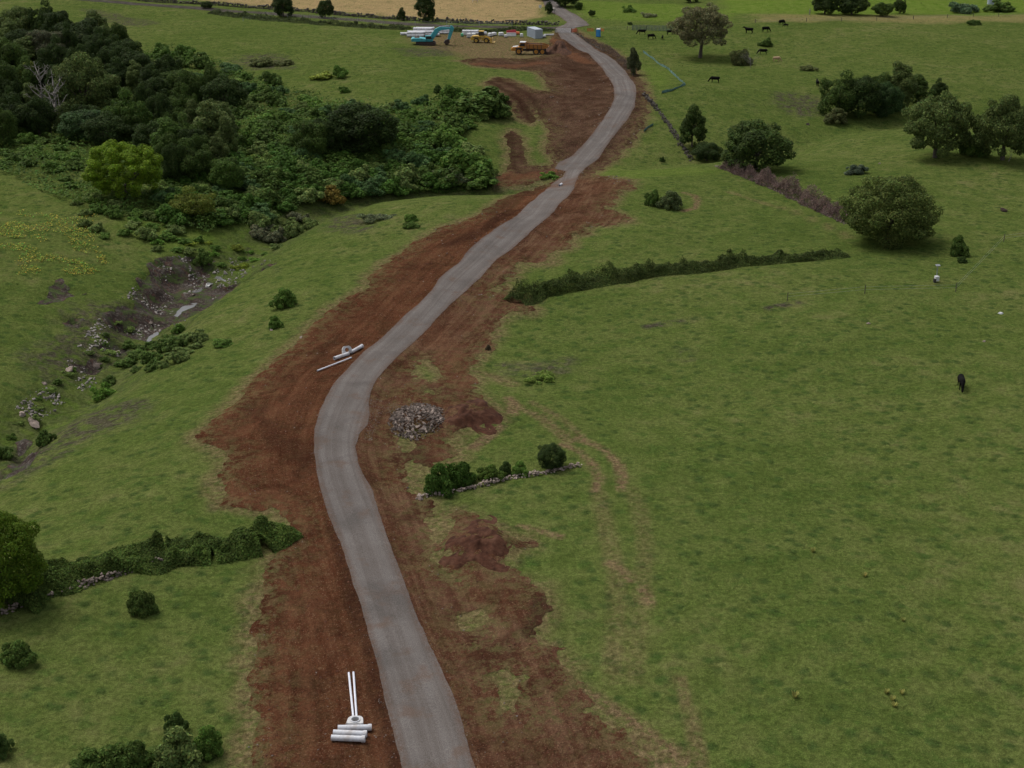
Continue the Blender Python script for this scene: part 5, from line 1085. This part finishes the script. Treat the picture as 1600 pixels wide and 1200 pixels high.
p = at(1547,12); t = thing('water_tank', 'pale grey tank on a stand at the top right', 'tank', p); MB().cyl((0,0,1.2),(0,0,2.9),1.15,20).cyl((0,0,2.9),(0,0,3.2),1.15,20,.2).build('tank_body', M['cont'], t); m = MB(); [m.cyl((.8*x,.8*y,-.2),(.8*x,.8*y,1.2),.1,8) for x in (-1,1) for y in (-1,1)]; m.build('stand', M['zinc'], t)
o = MB().cyl((0,0,-.2),(0,0,1.6),.16,10).cyl((0,0,1.6),(0,0,1.75),.16,10,.03).build('marker_post', M['deadwood'], None, at(1265,23)); tag(o, 'pale stub post at the far field edge left of the dark trees', 'post')
o = MB().box((0,0,.9),(.9,.05,.9)).cyl((0,.06,-.2),(0,.06,.9),.05,8).build('road_sign', M['offw'], None, at(844,14)); tag(o, 'small white sign by the far road at the top edge', 'sign')

# dead branching trees
def dead_tree(px, base, top, label, n=14, lean=.3, spread=.45, name='dead_tree', mat=None):
    p = at(px, base); s = pxm(p); h = (base-top)/s; parts = [tube([(0,0,-.3),(.1*h*lean,0,h*.3),(.15*h*lean,.05*h,h*.6),(.2*h*lean,0,h)], [h*.03,h*.022,h*.013,h*.004], 7)]
    for k in range(n):
        f = rng.uniform(.2,.9); a = rng.uniform(0,6.28); b = np.array([.15*h*lean*f,0,h*f]); L = h*spread*(1.1-f*.6)*rng.uniform(.6,1.1); d = np.array([math.cos(a),math.sin(a),.55+.4*rng.random()]); m = b+d*L*.5+rng.normal(size=3)*.06*L; e = b+d*L+np.array([0,0,.1*L])
        parts.append(tube([b,m,e],[h*.012,h*.008,h*.003],5))
        for j in range(3): q_ = m+(e-m)*rng.random(); parts.append(tube([q_, q_+unit(1)[0]*L*.35+np.array([0,0,.1*L])],[h*.006,h*.002],4))
    v, f = joinq(parts); o = link(name, mesh_np(name, v, f), mat or M['deadwood'], None, p); return tag(o, label, 'dead tree')
dead_tree(66,188,108,'left bare grey dead tree in the dark wood'); dead_tree(88,205,125,'right bare grey dead tree in the dark wood', spread=.5); dead_tree(80,212,175,'low sprawl of bleached branches under the dead trees', spread=1.0, n=20)
dead_tree(345,256,222,'bleached dead stump tree on the right flank of the wood', lean=.8); dead_tree(1172,106,92,'fallen dead branches in front of the scrub bush by the cows', spread=1.6, n=16, name='fallen_branches'); dead_tree(1575,252,230,'bare leaning branch beside the right olive tree trunk', lean=1.5, n=6, name='leaning_branch')
# fallen timbers and yellow tussocks
for a in [(1270,862,.42,'yellow grass tussock highest in the right pasture'),(1351,901,.4,'yellow grass tussock below and right of the highest one'),(1411,970,.3,'small brown tussock in the lower right pasture'),(1242,1090,.5,'yellow tussock at lower middle right, left of the cluster'),(1385,1083,.36,'left tussock of the yellow cluster at lower right'),(1394,1094,.4,'middle tussock of the yellow cluster at lower right'),(1409,1084,.36,'right tussock of the yellow cluster at lower right'),(1397,1104,.38,'lowest tussock of the yellow cluster at lower right')]:
    p = at(a[0], a[1]); n = 60; ang = rng.uniform(0,6.28,n); B = np.stack([.12*np.cos(ang),.12*np.sin(ang),np.full(n,-.03)],1)*rng.random((n,1)); hh = a[2]*(.6+.6*rng.random(n)); T = B+np.stack([np.cos(ang)*hh*.6,np.sin(ang)*hh*.6,hh],1); tt = np.stack([-np.sin(ang),np.cos(ang),np.zeros(n)],1)*.03
    V = np.stack([B-tt,B+tt,T+tt*.6,T-tt*.6],1).reshape(-1,3); o = link('grass_tussock', mesh_np('grass_tussock', V, np.arange(4*n).reshape(-1,4), {'shade':('FLOAT_COLOR', np.repeat(tint(n,np.ones((n,1)),.25),4,0))}, False), M['leaf'], None, p); o.color = (.30,.29,.085,1); o.scale = (.8,.8,.8); tag(o, a[3], 'grass tussock')

# ------------------------------------------------------------------ cattle: one continuous body each
def cow_mesh(name, head):
    parts = []
    def tb(path, rad, n=12): parts.append(tube(path, rad, n))
    tb([(-1.08,0,1.05),(-1.0,0,1.06),(-.8,0,1.04),(-.45,0,1.0),(0,0,.97),(.4,0,.99),(.7,0,1.03),(.92,0,1.02),(1.0,0,1.0)], [.06,.22,.31,.34,.37,.36,.33,.24,.06], 16)
    if head == 'graze': neck = [(.72,0,1.08),(1.05,0,.86),(1.32,0,.52)]; hd = [(1.26,0,.58),(1.36,0,.42),(1.48,0,.24),(1.56,0,.12),(1.58,0,.09)]
    else: neck = [(.7,0,1.1),(1.0,0,1.28),(1.2,0,1.42)]; hd = [(1.1,0,1.48),(1.28,0,1.44),(1.48,0,1.32),(1.62,0,1.24),(1.66,0,1.22)]
    tb(neck, [.28,.20,.15]); tb(hd, [.08,.145,.12,.095,.03])
    e = np.array(hd[0]); 
    for s in (-1, 1):
        tb([e+[.03,s*.08,.02], e+[.0,s*.26,.0]], [.05,.03], 6)
        fx = .62; tb([(fx,s*.2,.95),(fx+.03,s*.19,.6),(fx,s*.19,.42),(fx+.01,s*.19,.1),(fx+.05,s*.19,0)], [.14,.095,.07,.055,.075], 8)
        tb([(-.75,s*.19,1.0),(-.68,s*.2,.7),(-.85,s*.2,.45),(-.80,s*.2,.1),(-.74,s*.2,0)], [.2,.14,.075,.055,.075], 8)
    tb([(-1.05,0,1.15),(-1.17,0,1.0),(-1.18,0,.5),(-1.17,0,.4)], [.045,.03,.03,.045], 6)
    v, f = joinq(parts); caps = []; b = 0
    for pv, pf in parts:
        n = pf[0][1]-pf[0][0] if False else None
    me = bpy.data.meshes.new('tmp'); me.from_pydata([tuple(x) for x in v], [], [tuple(int(i) for i in x) for x in f]); bm = bmesh.new(); bm.from_mesh(me); bmesh.ops.holes_fill(bm, edges=[e_ for e_ in bm.edges if len(e_.link_faces) == 1], sides=0); bm.to_mesh(me); bm.free()
    o = bpy.data.objects.new('tmp', me); col.objects.link(o); md = o.modifiers.new('r', 'REMESH'); md.mode = 'VOXEL'; md.voxel_size = .035; sm = o.modifiers.new('s', 'SMOOTH'); sm.iterations = 3; sm.factor = .5
    out = bpy.data.meshes.new_from_object(o.evaluated_get(bpy.context.evaluated_depsgraph_get())); bpy.data.objects.remove(o); out.name = name
    out.polygons.foreach_set('use_smooth', np.ones(len(out.polygons), bool)); return out
CG = cow_mesh('grazing_cow', 'graze'); CS = cow_mesh('standing_cow', 'up'); CT2 = CG.copy(); CW = CS.copy()
CG.materials.append(M['hide']); CS.materials.append(M['hide']); CT2.materials.append(M['tan']); CW.materials.append(M['whide'])
g = 'black cattle grazing in the pasture'
for me, x, y, rz, sc1, lab in [(CG,1501,606,-1.75,.95,'nearest black cow, head down, alone in the right pasture'),(CG,1003,54,3.0,1,'black cow left of the group below the netting fence'),(CG,1017,61,.5,1,'black cow in the middle of the group below the netting fence'),(CS,1035,62,1.4,.7,'small black calf between cows and the pale tree'),(CG,1047,54,0.2,.9,'black cow half behind the pale pasture tree'),
    (CS,1170,52,2.7,1.1,'black cow right of the pale pasture tree'),(CG,1196,50,.4,1.05,'black cow right of its neighbour in the upper pasture'),(CG,1221,39,.7,1.05,'black cow highest in the right pasture by the fence'),(CG,1192,85,2.9,1,'black cow beside the dead branches'),(CG,1117,129,2.8,1,'black cow alone left of centre in the upper pasture'),(CS,1277,134,1.5,.9,'black cow left of the tree clump'),(CG,1228,42,3.0,.6,'black calf next to the highest cow')]:
    o = link('cow', me, None, None, at(x, y)); o.rotation_euler = (0,0,rz); o.scale = (sc1*1.1,)*3; tag(o, lab, 'cow', g)
o = link('cow', CT2, None, None, at(1213,96)); o.rotation_euler = (0,0,.2); o.scale = (.95,)*3; tag(o, 'tan cow alone among the black ones', 'cow')
o = link('cow', CW, None, None, at(862,20)); o.rotation_euler = (0,0,2.7); o.scale = (1.25,)*3; tag(o, 'white and brown cow on the straw field by the far road', 'cow')
o = link('cow', CW, None, None, at(743,4)); o.rotation_euler = (0,0,.1); o.scale = (1.2,)*3; tag(o, 'whitish cow on the straw field at the top edge', 'cow')

# ------------------------------------------------------------------ light, sky, camera
w = bpy.data.worlds.new('World'); sc.world = w; w.use_nodes = True; nt = w.node_tree; bg = nt.nodes['Background']
SE, SA = R_(58), R_(-50)          # sun height; bearing (to the left and beyond)
sky = nt.nodes.new('ShaderNodeTexSky'); sky.sky_type = 'NISHITA'; sky.sun_disc = False; sky.sun_elevation = SE; sky.sun_rotation = SA; sky.air_density = 1.0; sky.dust_density = 4.0; sky.ozone_density = 1.0
hsv = nt.nodes.new('ShaderNodeHueSaturation'); hsv.inputs['Saturation'].default_value = .35; nt.links.new(sky.outputs[0], hsv.inputs['Color']); nt.links.new(hsv.outputs[0], bg.inputs['Color']); bg.inputs['Strength'].default_value = .11
sl = bpy.data.lights.new('sun', 'SUN'); sl.energy = 1.2; sl.angle = R_(26); sl.color = (1, .965, .91)
so = bpy.data.objects.new('sun', sl); col.objects.link(so); dirv = Vector((math.sin(SA)*math.cos(SE), math.cos(SA)*math.cos(SE), math.sin(SE))); so.rotation_euler = dirv.to_track_quat('Z', 'Y').to_euler(); so.location = (0, 0, 120)
cam = bpy.data.cameras.new('camera'); cam.sensor_width = 36; cam.lens = 36*F/1600; cam.clip_end = 12000; cam.clip_start = 1
co = bpy.data.objects.new('camera', cam); col.objects.link(co); co.location = (0, 0, CZ); co.rotation_euler = (R_(90)-TH, 0, 0); sc.camera = co
sc.view_settings.view_transform = 'Standard'; sc.view_settings.look = 'None'; sc.view_settings.gamma = 1; sc.view_settings.exposure = 0.44
sc.cycles.max_bounces = 6; sc.cycles.diffuse_bounces = 3; sc.cycles.transparent_max_bounces = 4
